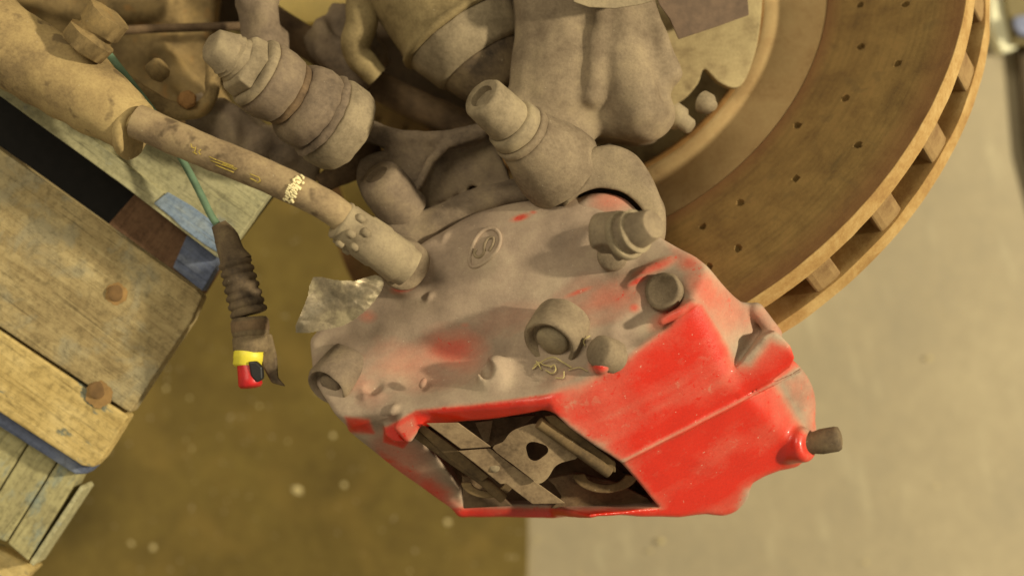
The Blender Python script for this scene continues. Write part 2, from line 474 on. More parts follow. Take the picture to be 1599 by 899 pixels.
#STRUCT
# ================================================================== the floor
def floor_mat(name, stops, streak=None, patchc=None):
    t = NT(name)
    n1 = t.noise(420, 6, .6); n2 = t.noise(40, 5, .65)
    f = t.math('MULTIPLY_ADD', n2, .35, t.math('MULTIPLY', n1, .7))
    col = t.ramp(f, stops)
    if streak:
        sf = t.ramp(t.noise(150, 4, .55, vec=t.vec(rot=(0, 0, math.radians(-12)), scale=(2.2, .55, 1))), [(.58, 0.0), (.76, .4)])
        col = t.mix(sf, col, streak)
    if patchc:
        sf = t.ramp(t.noise(230, 4, .55, dist=.5), [(.5, 0.0), (.68, .75)])
        col = t.mix(sf, col, patchc)
    sp = t.ramp(t.noise(16, 1, .4), [(.735, 0.0), (.76, 1.0)])
    col = t.mix(t.math('MULTIPLY', sp, .4), col, (.6, .5, .32, 1))
    t.set('Base Color', col); t.set('Roughness', .62); t.set('Specular IOR Level', .3)
    t.set('Normal', t.bump(t.noise(60, 4, .6), .25, 6))
    return t.m
FL_R = floor_mat('pale_concrete', [(.35, lin(156, 144, 118)), (.55, lin(168, 154, 124)), (.7, lin(178, 164, 132))], streak=lin(204, 192, 156))
FL_L = floor_mat('olive_floor_coating', [(.33, lin(90, 73, 31)), (.52, lin(108, 90, 40)), (.7, lin(126, 107, 50))], patchc=lin(128, 106, 50))
o = link('floor', [(-9000, -9000, FLOOR), (9000, -9000, FLOOR), (9000, 9000, FLOOR), (-9000, 9000, FLOOR)], [(0, 1, 2, 3)], FL_R, smooth=False); tag(o, kind='structure')
xe = Q(822, 800, FLOOR)[0]
e = [(xe + wob(np.array([[0., y, 0]]), 260, 7, 5)[0], y) for y in np.arange(-9000, 9001, 90)]
e = [(xe + float(wob(np.array([[0., y, 0.]]), 300, 8, 5)[0]), float(y)) for y in np.arange(-6000, 6001, 60)]
V = [(-9000, y, FLOOR + 12) for x, y in e] + [(x, y, FLOOR + 12) for x, y in e]; n = len(e)
V += [(x, y, FLOOR) for x, y in e]
F = [(i, n + i, n + i + 1, i + 1) for i in range(n - 1)] + [(n + i, 2 * n + i, 2 * n + i + 1, n + i + 1) for i in range(n - 1)]
o = link('floor_coating', V, F, FL_L, smooth=False); tag(o, kind='structure')
# crumbs of grit on the floor
V = []; F = []
spots = [(465, 765, 13), (537, 757, 7), (1033, 845, 8), (300, 700, 4), (260, 607, 5), (205, 848, 6), (240, 855, 8), (700, 815, 9), (520, 680, 6), (1452, 560, 6)]
for i in range(26): spots.append((rng.uniform(60, 1590), rng.uniform(520, 899), rng.uniform(2, 4.5)))
for x, y, r in spots:
    c = Q(x, y, FLOOR + 13); b = len(V); r *= .72
    for k in range(7):
        a = k / 7 * 6.283; rr = r * 1.35 * rng.uniform(.7, 1.2); V.append(c + np.array([math.cos(a) * rr, math.sin(a) * rr, 0]))
    V.append(c + np.array([0, 0, r * .7])); F += [(b + k, b + (k + 1) % 7, b + 7) for k in range(7)]
GRIT = plain('pale_grit', lin(206, 188, 134), .9)
o = link('grit', V, F, GRIT); tag(o, kind='stuff', label='pale crumbs of grit scattered on the floor', cat='grit')

# ================================================================== brake disc
zc = -600.0
dc = np.array([204.8, 452.8, zc]); dn = np.array([-0.51157064, 0.48606296, 0.70854659])
du = np.array([0.68880224, 0.72494929, 0.0]); dw = np.array([-0.51366035, 0.48804848, -0.70566403])
du /= np.linalg.norm(du); dn /= np.linalg.norm(dn); dw = np.cross(dn, du)
sgn = 1 if dw @ np.array([-0.51366, .48805, -.70566]) > 0 else -1
M = Matrix(((du[0], dw[0], dn[0], 0), (du[1], dw[1], dn[1], 0), (du[2], dw[2], dn[2], 0), (0, 0, 0, 1)))
M.translation = Vector(W(dc))
disc = thing('brake_disc', 'large rusty ventilated brake disc with drilled holes behind the red caliper', 'brake disc', dc, mat=M)
def dl(r, deg, off=0.0):           # local disc coordinates
    a = math.radians(deg); return (r * math.cos(a), sgn * r * math.sin(a), off)
R0, R1, T = 690.0, 430.0, 125.0
holes = [(494, -49.4), (578.8, -51.4), (512.6, -60.1), (592.9, -63.8), (527, -72), (470.3, -80.5), (601.1, -80), (544.6, -90.1), (499.8, -100.5), (579, -105.7)]
hl = []
for k in range(6):
    for r, a in holes: hl.append((r, a + 60 * k))
HX = np.array([dl(r, a)[:2] for r, a in hl])
def ringmesh(prof, seg, hol=False):
    """prof: closed or open list of (r, z) swept about local Z"""
    V = []; th = np.arange(seg) * 2 * math.pi / seg
    for r, z in prof: V.append(np.stack([r * np.cos(th), r * np.sin(th), np.full(seg, z)], 1))
    V = np.concatenate(V); n = len(prof)
    i = np.arange(n - 1)[:, None]; j = np.arange(seg)[None]; k = (j + 1) % seg
    F = np.stack([i * seg + j, i * seg + k, (i + 1) * seg + k, (i + 1) * seg + j], -1).reshape(-1, 4)
    return V, F
# near plate with drilled holes
SEG = 1300
rs = list(np.arange(R0 - 4, R1 + 4, -3.3))
prof = [(R1, -33), (R0, -33), (R0, -3), (R0 - 2.5, 0)] + [(r, 0) for r in rs] + [(R1 + 2.5, 0), (R1, -3), (R1, -33)]
V, F = ringmesh(prof, SEG)
top = (V[:, 2] > -.5) & (np.hypot(V[:, 0], V[:, 1]) < R0 - 20)
for hx in HX:
    dd = np.hypot(V[:, 0] - hx[0], V[:, 1] - hx[1]); m = top & (dd < 11)
    idx = np.nonzero(m)[0]; q = V[idx, :2] - hx; L = dd[idx]
    inner = L < 6.0
    V[idx[inner], 2] = -13; V[idx[inner], :2] = hx + q[inner] * .85
    o2 = ~inner; V[idx[o2], :2] = hx + q[o2] * ((5.6 + (L[o2] - 6.0) * (5.4 / 5.0)) / L[o2])[:, None]
rimdent = wob(V, 30, .9, 2); edge = np.hypot(V[:, 0], V[:, 1]) > R0 - 5; V[edge, 2] += rimdent[edge] * .6
F = F[:, ::-1]
o = link('friction_plate', V, F, DISC, disc, local=True, auto=35)
o.data.materials.append(RIM)
pi = np.arange(len(F)) // SEG
mi = np.where((pi <= 3), 1, 0).astype(np.int32); o.data.polygons.foreach_set('material_index', mi)
V, F = ringmesh([(R1, -92), (R1, -T), (R0 - 3, -T), (R0, -T + 4), (R0, -92), (R1, -92)], 300)
V[:, :2] *= (1 + wob(V, 60, .0016, 9))[:, None]
link('friction_plate', V, F, RIM, disc, local=True, auto=35)
vm = None
for k in range(29):
    a = -73.2 + k * 360 / 29
    if vm is None:
        pts = [(R0 - 6, -27), (R0 - 3, -14), (R0 - 3, 14), (R0 - 6, 27), (R0 - 34, 22), (R0 - 50, 9), (R1 + 30, 7), (R1 + 30, -7), (R0 - 50, -9), (R0 - 34, -22)]
        V = [(x, y, -31) for x, y in pts] + [(x, y, -94) for x, y in pts]; n = len(pts)
        F = [tuple(range(n)), tuple(range(2 * n - 1, n - 1, -1))] + [(i, n + i, n + (i + 1) % n, (i + 1) % n) for i in range(n)]
        ob = link('vane', V, F, VANE, disc, local=True, smooth=False); bevel(ob, 4, 2); vm = ob
    else:
        ob = vm.copy(); C.objects.link(ob); ob.parent = disc
    ob.rotation_euler = (0, 0, sgn * math.radians(a))
pm = None
for k in range(29):                       # inner, staggered row of pillars
    if pm is None:
        pts = [(R0 - 66, -44), (R0 - 62, 0), (R0 - 66, 44), (R0 - 110, 26), (R0 - 110, -26)]
        V = [(x, y, -31) for x, y in pts] + [(x, y, -94) for x, y in pts]; n = 5
        F = [tuple(range(n)), tuple(range(2 * n - 1, n - 1, -1))] + [(i, n + i, n + (i + 1) % n, (i + 1) % n) for i in range(n)]
        pm = ob = link('pillar', V, F, VANE, disc, local=True, smooth=False); bevel(ob, 3)
    else: ob = pm.copy(); C.objects.link(ob); ob.parent = disc
    ob.rotation_euler = (0, 0, sgn * math.radians(-73.2 + (k + .5) * 360 / 29))
hp = [(R1 - 1, -2), (R1 - 1, -32), (R1 - 8, -44), (R1 - 22, -48), (395, -46), (375, -37), (358, -25), (342, -10), (328, 0), (317, 6), (308, 9), (301, 7), (297, -2), (295, -60), (240, -66)]
V, F = ringmesh(hp, 256); link('hat', V, F[:, ::-1] if False else F, HAT, disc, local=True, auto=40)
V, F = ringmesh([(296.0, 4), (300, 12), (306, 13.5), (311, 8)], 256); link('hat_lip', V, F, HATR, disc, local=True)

# ---- hub face inside the hat
hub = thing('wheel_hub', 'pale dusty wheel hub face inside the hat of the brake disc', 'wheel hub', dc, mat=M)
V, F = ringmesh([(291, -50), (289, -26), (282, -14), (262, -8), (230, -4), (120, 2), (100, 10), (60, 14), (4, 14)], 96)
V[:, 2] += wob(V, 120, 3, 4); link('hub_face', V, F, HUB, hub, local=True, auto=50)
for k, a in enumerate((-62, -134, -206, -278, -350)):
    V, F = lathe_vf((0, 0, -20), (0, 0, 50), [(0, 20), (22, 20), (26, 16), (34, 12)], 6)
    V = V + np.array(dl(205, a)); link('wheel_stud', V, F, STEEL, hub, local=True, smooth=False)
# ---- torn brown tape hanging in front of the hub
q = [Q(1018, -30, -250), Q(1060, -34, -250), Q(1165, -40, -260), Q(1170, 24, -250), Q(1120, 42, -246), Q(1060, 62, -240), Q(1046, 30, -238), Q(1030, 8, -240)]
o = slab('torn_tape', q, 3, TAG, bev=1); tag(o, 'torn brown strip of tape hanging above the pale hub face', 'tape')

# ================================================================== wooden pallet on the left
ang = math.atan2(-225, 312)     # run of the boards
WG = [(.30, lin(120, 101, 68)), (.48, lin(160, 140, 98)), (.66, lin(188, 168, 122))]
WOOD1 = wood('weathered_pallet_wood', WG, -ang, gray=lin(150, 140, 112))
WOOD2 = wood('pale_worn_wood', [(.3, lin(156, 130, 76)), (.5, lin(194, 168, 108)), (.7, lin(212, 188, 130))], -ang, paint=lin(132, 130, 108), paint_cut=(.60, .64))
WOODB = wood('blue_painted_wood', [(.3, lin(88, 92, 110)), (.5, lin(104, 112, 136)), (.7, lin(132, 138, 150))], -ang)
WOODG = wood('grey_blue_worn_board', [(.3, lin(150, 146, 116)), (.5, lin(176, 168, 128)), (.7, lin(192, 184, 146))], -ang, paint=lin(128, 136, 140), paint_cut=(.60, .72))
WOODX = wood('grooved_block_wood', [(.3, lin(134, 124, 92)), (.5, lin(166, 156, 112)), (.7, lin(188, 178, 130))], -ang + math.pi / 2, paint=lin(140, 146, 130), paint_cut=(.55, .68))
WOODD = wood('brown_block_wood', [(.3, lin(92, 68, 48)), (.5, lin(112, 84, 62)), (.7, lin(128, 98, 72))], -ang + math.pi / 2)  # brown wood of the cross block
NAIL = plain('rusty_nail', lin(110, 82, 46), .9)
pal = thing('wooden_pallet', 'worn wooden pallet with flaking blue paint on the left of the photo', 'pallet', Q(0, 600, -420))
zb = -250
def bd(name, pts, z, th, mat, bev=3): return slab(name, [Q(x, y, z) for x, y in pts], th, mat, pal, bev)
bd('board', [(-160, 122), (40, 262), (252, 414), (306, 452), (316, 464), (300, 500), (252, 571), (206, 641), (203, 645), (100, 577), (-160, 404)], zb, 46, WOOD1)
bd('board', [(-160, 409), (100, 583), (201, 650), (178, 688), (160, 716), (146, 730), (128, 727), (60, 683), (-160, 540)], zb - 2, 46, WOOD2, 4)
bd('board', [(-160, 520), (62, 668), (150, 727), (136, 740), (118, 741), (-160, 566)], zb - 30, 40, WOODB, 4)
# vertical block with grooves, its three pieces
for pts in ([(-160, 540), (0, 640), (53, 677), (-40, 826), (-160, 760)], [(55, 678), (98, 706), (10, 846), (-38, 828)], [(100, 707), (130, 728), (112, 764), (44, 876), (12, 848)]):
    bd('block_stave', pts, zb - 62, 60, WOODX, 3)
bd('painted_edge', [(126, 758), (131, 764), (52, 884), (46, 878)], zb - 60, 70, WOODG, 2)
bd('board', [(-160, 800), (0, 858), (30, 872), (58, 886), (44, 900), (24, 925), (-160, 930)], zb - 105, 40, WOOD2, 3)
# upper board past the black gap
bd('board', [(-160, -10), (0, 92), (200, 180), (330, 250), (428, 296), (350, 405), (338, 398), (190, 283), (-160, 24)], zb - 6, 30, WOODG, 3)
bd('strip', [(-160, 2), (0, 112), (205, 262), (350, 374), (351, 404), (340, 403), (190, 288), (-160, 34)], zb + 3, 14, WOODG, 2)
bd('paint_flake', [(262, 300), (300, 322), (332, 346), (352, 371), (351, 401), (322, 384), (284, 356), (268, 340), (240, 318)], zb + 6.5, 4, wood('pale_blue_paint_on_wood', [(.3, lin(112, 126, 146)), (.5, lin(132, 148, 168)), (.7, lin(166, 172, 168))], -ang), 2)
bd('cross_block', [(214, 300), (352, 396), (312, 460), (168, 352)], zb - 58, 60, WOODD, 2)
bd('cross_block', [(292, 368), (349, 398), (316, 455), (270, 418)], zb - 50, 40, WOODB, 2)
bd('board', [(-200, -60), (190, 190), (430, 300), (300, 470), (-200, 260)], zb - 150, 30, plain('black_gap_shade', (.012, .010, .008, 1), .9))  # near-black sheet added below the gap, its shade put into the colour
for x, y, r in ((182, 458, 14), (153, 609, 15)):
    V, F = lathe_vf(Q(x, y, zb - 1), Q(x, y, zb + 4) , [(0, r), (3.6, r), (4.6, r * .85), (4.9, r * .3)], 18)
    link('nail_head', V, F, NAIL, pal, auto=50)
STAIN = plain('rust_stain', lin(150, 116, 68), .9)
for x, y, r in [(182, 459, 19), (155, 616, 23)]:
    c = Q(x, y, zb + .8)
    V = [c + np.array([math.cos(k / 40 * 6.283), math.sin(k / 40 * 6.283), 0]) * r * (1 + .06 * math.sin(k * .9) + .04 * math.sin(k * 2.3)) for k in range(40)]
    link('rust_stain', V, [tuple(range(40))], STAIN, pal, smooth=False)
# the near-black sheet under the boards paints the shade of the gap
# ================================================================== background bits, upper right
o = slab('white_post', [Q(1545, -260, -1400), Q(1576, -260, -1400), Q(1590, 76, -1400), Q(1566, 84, -1400), Q(1548, 40, -1400)], 60, plain('cream_gloss_paint', (.92, .88, .60, 1), .25, .05), bev=6); tag(o, 'bright cream post just behind the top of the disc edge', 'post')
tb = thing('tool_trolley', 'dark brown trolley corner at the right edge of the photo', 'trolley', Q(1620, 100, -1420))
slab('cabinet', [Q(1590, 74, -1465), Q(1800, 50, -1465), Q(1800, 420, -1465), Q(1632, 350, -1465), Q(1604, 240, -1465)], 28, plain('brown_trolley', lin(70, 54, 24), .7), tb, 6)
slab('tray', [Q(1560, -60, -1380), Q(1800, -60, -1380), Q(1800, 84, -1380), Q(1583, 70, -1380), Q(1570, 10, -1380)], 30, plain('olive_tray', lin(112, 98, 54), .6), tb, 6)
slab('rag', [Q(1586, 26, -1350), Q(1640, 20, -1350), Q(1640, 60, -1350), Q(1594, 56, -1350), Q(1582, 40, -1350)], 16, plain('blue_cloth', lin(128, 134, 160), .9), tb, 6)

# yellow parts seen through the suspension
YEL = plain('yellow_lift_paint', lin(214, 184, 96), .5, .12, 60)
lift = thing('lift_arm', 'yellow lift arm glimpsed between the suspension parts at the top', 'lift arm', Q(500, 60, -760))
slab('arm', [Q(392, -120, -480), Q(600, -120, -480), Q(560, 6, -480), Q(520, 40, -480), Q(470, 42, -480), Q(430, 30, -480)], 60, YEL, lift, 8)
slab('foot', [Q(520, 262, -520), Q(562, 282, -520), Q(612, 345, -520), Q(626, 400, -520), Q(600, 380, -520), Q(540, 320, -520)], 30, YEL, lift, 6)
# ================================================================== steering knuckle
kn = thing('steering_knuckle', 'large grey cast steering knuckle above the caliper, caked in brake dust', 'steering knuckle', Q(930, 120, -330))
kpoly = [(790, -90), (802, -10), (806, 60), (800, 115), (806, 165), (815, 210), (842, 252), (884, 268), (905, 236), (935, 213), (975, 212), (1005, 216), (1034, 209), (1050, 190), (1052, 170), (1044, 150), (1056, 128), (1062, 112), (1052, 84), (1034, 52), (1014, 0), (1004, -90)]
kp = smooth_curve([Q(x, y, -190) for x, y in kpoly], 3)
ear_o = smooth_curve([Q(x, y, -120) for x, y in [(880, 268), (896, 246), (920, 233), (950, 227), (978, 233), (1002, 252), (1022, 285), (1036, 320), (1041, 350), (1030, 385), (960, 400), (895, 375), (880, 320)]], 3)
def f_kn(P):
    z = P[:, 2]
    d = s_prism(P, kp, -380, -185, 26)
    # domed masses
    d = smin(d, s_cap(P, Q(905, -60, -215), Q(862, 150, -225), 62, 60), 40)
    d = smin(d, s_cap(P, Q(960, 40, -200), Q(1000, 172, -195), 46, 50), 30)
    d = smin(d, s_cap(P, Q(938, 20, -160), Q(925, 150, -178), 15, 18), 15)
    d = smin(d, s_cap(P, Q(1000, -20, -200), Q(1050, 116, -196), 15, 16), 16)
    d = smax(d, -s_path(P, [Q(978, -20, -158), Q(1000, 40, -150), Q(1032, 108, -158), Q(1040, 150, -165)], 12), 8)
    d = smax(d, -s_path(P, [Q(908, -40, -138), Q(905, 60, -140), Q(888, 150, -145)], 12), 16)
    # lower shoulder to the ball joint
    d = smin(d, s_cap(P, Q(800, 190, -210), Q(872, 238, -200), 46, 54), 26)
    # web running left towards the arm
    return d
lo, hi = bounds(kp, 60, -400, -60); hi[1] = Q(0, -30, -200)[1]
cast('body', f_kn, lo, hi, 5, CAST, kn, 1.6, 50)
def f_ear(P):
    d = s_prism(P, ear_o, -300, -100, 20)
    d = smin(d, s_cap(P, Q(950, 262, -150), Q(1016, 330, -150), 22, 20), 20)
    c = Q(946, 352, -100)
    d = smax(d, -s_cyl(P, Q(944, 362, -190), Q(936, 378, 40), 76, 3), 4)
    d = smin(d, s_path(P, [Q(870, 262, -150), Q(886, 282, -140), Q(884, 330, -150)], 14), 14)
    return d
lo, hi = bounds(ear_o, 30, -310, -60)
cast('caliper_mount_ear', f_ear, lo, hi, 3.5, CAST, kn, .8, 50)
slab('dust_shield', [Q(x, y, -330 - .1 * (x - 1100)) for x, y in smooth_curve([(1030, -60, 0), (1110, -62, 0), (1190, -62, 0), (1191, 0, 0), (1184, 66, 0), (1166, 122, 0), (1148, 138, 0), (1122, 128, 0), (1100, 108, 0), (1090, 132, 0), (1064, 158, 0), (1040, 150, 0)], 4)[:, :2]], 26, HUB, kn, 7)
lathe('hub_bolt', Q(1050, 178, -240), Q(1080, 200, -225), [(0, 22), (18, 22), (24, 15), (40, 14), (44, 10)], STEEL, kn, 24)
lathe('hub_bolt', Q(1098, 160, -250), Q(1120, 168, -230), [(0, 20), (14, 18), (20, 12), (26, 8)], STEEL, kn, 24)
o = slab('torn_shield_edge', [Q(886, -50, -90), Q(1040, -60, -90), Q(1034, -2, -95), Q(1000, 8, -95), Q(960, 14, -95), Q(920, 12, -95), Q(896, 4, -95)], 4, STEEL, kn, 1.5)

# bolt standing on the knuckle, with its stepped boss
kb = thing('ball_joint_bolt', 'stepped dusty bolt with recessed head, right of centre at the top', 'bolt', Q(850, 250, -200))
a, b = Q(872, 262, -150), Q(752, 150, -30)
L = np.linalg.norm(b - a)
lathe('boss', a, b, [(-10, 74), (12, 72), (40, 66), (62, 58), (86, 52), (94, 47)], CAST, kb, 48, warp=1.0)
lathe('washer', a, b, [(93, 50), (97, 51), (103, 51), (106, 47)], CAST, kb, 40, warp=.6)
lathe('nut', a, b, [(105, 44), (109, 47), (127, 45), (131, 41)], STEEL, kb, 40, warp=.7)
lathe('stud', a, b, [(130, 37), (136, 39), (165, 38), (L - 6, 36), (L, 32), (L - .5, 20), (L - 11, 18), (L - 11, 3)], STEEL, kb, 40, warp=.8)

# ================================================================== suspension arm and its web
arm = thing('control_arm', 'forked grey control arm crossing behind the knuckle bolt', 'control arm', Q(650, 260, -300))
up_px = [(430, 110), (476, 128), (520, 160), (560, 182), (610, 200), (660, 210), (712, 203), (748, 196), (764, 214), (736, 226), (700, 232), (676, 250), (662, 286), (640, 322), (606, 346), (576, 322), (556, 284), (562, 250), (590, 238), (604, 232), (560, 214), (500, 180), (450, 150)]
lo_px = [(600, 352), (622, 334), (664, 326), (700, 312), (740, 292), (788, 284), (840, 268), (888, 262), (900, 300), (880, 330), (830, 332), (790, 336), (740, 350), (700, 368), (650, 398), (618, 384)]
UPP = smooth_curve([Q(x, y, -250) for x, y in up_px], 2); LOP = smooth_curve([Q(x, y, -215) for x, y in lo_px], 2)
def f_arm(P):
    d = s_prism(P, UPP, -330, -236, 13)
    d = smin(d, s_path(P, [Q(560, 196, -258), Q(620, 216, -246), Q(690, 216, -238), Q(752, 206, -240)], [13, 12, 11, 12]), 9)
    d = smin(d, s_path(P, [Q(742, 214, -236), Q(700, 226, -230), Q(674, 250, -226), Q(656, 286, -224), Q(626, 320, -226)], [7, 8, 8, 8, 8]), 7)
    web = s_prism(P, [Q(x, y, -310)[:2] for x, y in [(660, 215), (770, 205), (800, 290), (720, 306), (640, 340), (600, 330)]], -352, -268, 8)
    d = smin(d, web, 10)
    E = s_prism(P, LOP, -320, -205, 20)
    E = smin(E, s_path(P, [Q(640, 368, -214), Q(710, 338, -206), Q(790, 308, -200), Q(870, 296, -198)], [12, 14, 16, 18]), 16)
    d = smin(d, E, 8)
    d = smax(d, -s_path(P, [Q(592, 232, -228), Q(606, 240, -228), Q(626, 252, -226)], [7, 8, 7]), 6)
    d = smax(d, -s_path(P, [Q(702, 307, -240), Q(738, 298, -240), Q(740, 297, -330), Q(704, 308, -330)], [7, 9, 9, 7]), 4)
    return d
cast('body', f_arm, [-470, 60, -380], [130, 430, -160], 4, CASTP, arm, 1.6, 50)
a, b = Q(622, 318, -230), Q(572, 252, -170)
lathe('bushing_boss', a, b, [(-20, 44), (0, 44), (40, 42), (62, 38), (68, 33), (70, 20), (62, 18), (62, 4)], CASTP, arm, 40, warp=1)
o = tube('link_rod', [Q(420, 30, -420), Q(520, 90, -430), Q(620, 150, -440), Q(760, 210, -430)], [30, 30, 28, 26], DARK, None, 20, warp=2); tag(o, 'dark link rod running behind the forked control arm', 'link rod')

# ball joint with nut, upper left of centre
bj = thing('ball_joint', 'stacked ball joint with castle nut and rubber boot at the upper left', 'ball joint', Q(520, 190, -200))
a, b = Q(540, 205, -180), Q(332, 70, -40)
L = np.linalg.norm(b - a)
lathe('housing', a, b, [(-16, 40), (-14, 62), (-6, 72), (4, 76), (34, 77), (44, 73), (48, 66)], STEEL, bj, 56, warp=1.3)
lathe('boot', a, b, [(46, 70), (50, 75), (56, 73), (60, 67), (64, 70), (80, 71), (98, 68), (108, 60), (114, 50)], CASTP, bj, 56, warp=2.2)
lathe('clamp_ring', a, b, [(112, 52), (116, 56), (124, 56), (130, 50)], DARK, bj, 48, warp=1)
lathe('taper_seat', a, b, [(124, 50), (128, 58), (146, 62), (172, 62), (180, 57)], CASTP, bj, 48, warp=1.2)
lathe('nut_flange', a, b, [(178, 56), (182, 60), (190, 58), (194, 50)], STEEL, bj, 40, warp=.8)
V, F = lathe_vf(a, b, [(192, 50), (196, 53), (216, 50), (222, 44)], 6); bevel(link('castle_nut', V, F, STEEL, bj, smooth=False), 6, 3)
lathe('stud', a, b, [(218, 38), (224, 40), (229, 36), (233, 38), (238, 34), (242, 36), (246, 33), (L, 27), (L + 4, 20)], STEEL, bj, 36, warp=2)
# ribbed mass behind the joint
def f_back(P):
    d = s_path(P, [Q(390, -60, -260), Q(415, 60, -280), Q(430, 130, -290)], [40, 36, 30])
    d = smin(d, s_path(P, [Q(500, 60, -380), Q(560, 110, -380)], [30, 34]), 20)
    d = smin(d, s_path(P, [Q(330, 190, -330), Q(400, 230, -330), Q(470, 250, -330)], [44, 46, 40]), 24)
    d = smin(d, s_path(P, [Q(540, 40, -420), Q(580, 90, -420)], [40, 34]), 24)
    return d
tr = cast('tie_rod', f_back, [-620, 140, -460], [-180, 600, -190], 6, CASTP, None, 9, 55); tag(tr, 'lumpy dust covered tie rod end behind the ball joint', 'tie rod')
o = tube('threaded_end', [Q(500, 288, -300), Q(545, 262, -310), Q(590, 236, -330)], [17, 26, 24], DARK, None, 20, warp=1.5); tag(o, 'small dark threaded rod end below the ball joint boot', 'rod end')

# drive shaft joint
cv = thing('drive_shaft_joint', 'banded drive shaft joint housing at the top beside the knuckle', 'drive shaft joint', Q(690, 60, -330))
a, b = Q(640, -70, -330), Q(800, 165, -300)
lathe('housing', a, b, [(-90, 112), (0, 114), (60, 112), (140, 110), (152, 112), (156, 117), (164, 117), (168, 111)], OLIVE, cv, 72, warp=1.2)
lathe('boot_band', a, b, [(166, 106), (170, 109), (226, 90), (234, 84)], STEEL, cv, 72, warp=1.0)
lathe('neck', a, b, [(230, 80), (236, 81), (290, 58), (300, 50), (304, 10)], RUBBER, cv, 60, warp=1.0)
# dark underbody metal filling the top left
ub = thing('underbody', 'dark brown underbody metal behind the hose at the top left', 'underbody', Q(200, 60, -560))
def f_ub(P):
    d = s_prism(P, [Q(x, y, -480)[:2] for x, y in [(-80, -140), (340, -140), (336, 36), (330, 80), (352, 150), (400, 250), (352, 300), (300, 290), (240, 215), (150, 100), (60, 40), (-80, 0)]], -560, -470, 18)
    d = smin(d, s_path(P, [Q(20, -20, -450), Q(140, 20, -450), Q(260, 10, -460)], [30, 22, 30]), 30)
    d = smin(d, s_path(P, [Q(250, 80, -455), Q(320, 160, -450), Q(330, 240, -450)], [18, 30, 40]), 30)
    d = smax(d, -s_cap(P, Q(300, -10, -440), Q(280, 40, -440), 24), 16)
    return d
UB = dusty('ochre_dusty_underbody', lin(134, 112, 74), lin(98, 80, 52), lin(154, 128, 82), blotch=lin(146, 110, 64))
cast('panel', f_ub, [-1250, 120, -600], [-420, 760, -400], 9, UB, ub, 5, 90)
slab('wheel_arch', [Q(x, y, -640) for x, y in [(300, -160), (1010, -160), (900, 60), (800, 190), (700, 215), (600, 165), (560, 110), (470, 90), (350, 40), (320, 30)]], 20, plain('black_arch_liner', lin(78, 62, 42), .9), ub, 4)
o = tube('brake_sensor_cable', [Q(120, 58, -380), Q(200, 48, -370), Q(290, 44, -370), Q(390, 42, -380), Q(440, 46, -400), Q(500, 74, -430), Q(560, 110, -440), Q(640, 170, -440)], 8, DARK, None, 12); tag(o, 'thin dark cable arching behind the ball joint', 'cable')

# ================================================================== brake hose
zh = 20
hs = thing('brake_hose', 'dusty rubber brake hose running into the top of the caliper', 'brake hose', Q(430, 280, -60))
hp_ = [Q(214, 190, -70), Q(260, 210, -60), Q(330, 240, -40), Q(400, 268, -20), Q(470, 300, -10), Q(520, 328, -14), Q(556, 360, -30)]
hc = smoothpath(hp_, 10); hr = np.interp(np.linspace(0, 1, len(hc)), [0, .3, .7, 1], [27.5, 27, 25, 24])
V, F = tube_vf(hc, hr, 32); V += np.stack([wob(V, 50, .8, i) for i in range(3)], 1)
link('hose', V, F, HOSE, hs, auto=60)
def on_hose(s, t):      # s along 0..1, t across -1..1 (screen down positive) -> just proud of the rubber
    f = s * (len(hc) - 1); i = min(int(f), len(hc) - 2); p = hc[i] + (hc[i + 1] - hc[i]) * (f - i)
    tg = hc[i + 1] - hc[i]; tg /= np.linalg.norm(tg); side = np.cross(tg, [0, 0, 1]); side /= np.linalg.norm(side); up = np.cross(side, tg)
    r = np.interp(s, [0, .3, .7, 1], [27.5, 27, 25, 24]) + 1.5; a = math.asin(max(-.97, min(.97, t)))
    return p + (side * math.sin(a) + up * math.cos(a)) * r
def ink(name, strokes, mat, wd, par):
    V = []; F = []
    for st in strokes:
        n = 6
        for (s0, t0), (s1, t1) in zip(st[:-1], st[1:]):
            P = np.array([on_hose(s0 + (s1 - s0) * k / n, t0 + (t1 - t0) * k / n) for k in range(n + 1)])
            v, f = tube_vf(P, wd, 6); b = len(V); V += list(v); F += [tuple(i + b for i in q) for q in f]
    link(name, V, F, mat, par)
def s_at(x): # position along the hose for a surveyed x
    X = sheet_xy(hc)[:, 0]; return float(np.interp(x, X, np.linspace(0, 1, len(hc))))
def sw(*pts): return [(s_at(x), t) for x, t in pts]
ink('yellow_lettering', [sw((310, -.05), (313, .12), (317, .1)), sw((318, .0), (319, .3)), sw((316, .32), (323, .36)), sw((326, .02), (324, .2), (328, .3)),
    sw((340, .22), (352, .24), (378, .22)), sw((344, .38), (382, .36)), sw((352, .52), (380, .54)), sw((362, .3), (384, .28)),
    sw((402, .28), (416, .26), (419, .42), (415, .58)), sw((404, .5), (414, .52))], YPRINT, .75, hs)
bs = []
for k in range(64):
    t = rng.uniform(-.94, .9); o_ = rng.uniform(-7, 7); bs.append([(s_at(463 + o_ - 1.4 * t), t), (s_at(466 + o_ - 1.4 * t + rng.uniform(-2, 3)), t + rng.uniform(.02, .09))])
for k in range(0):
    bs.append([(s_at(459 + rng.uniform(-3, 2)), t), (s_at(463 + rng.uniform(-2, 2)), t + .05), (s_at(469 + rng.uniform(-4, 4)), t + .02)])
bs = [b_ for b_ in bs if rng.random() > .05]
ink('white_band', bs, WPRINT, 1.9, hs)
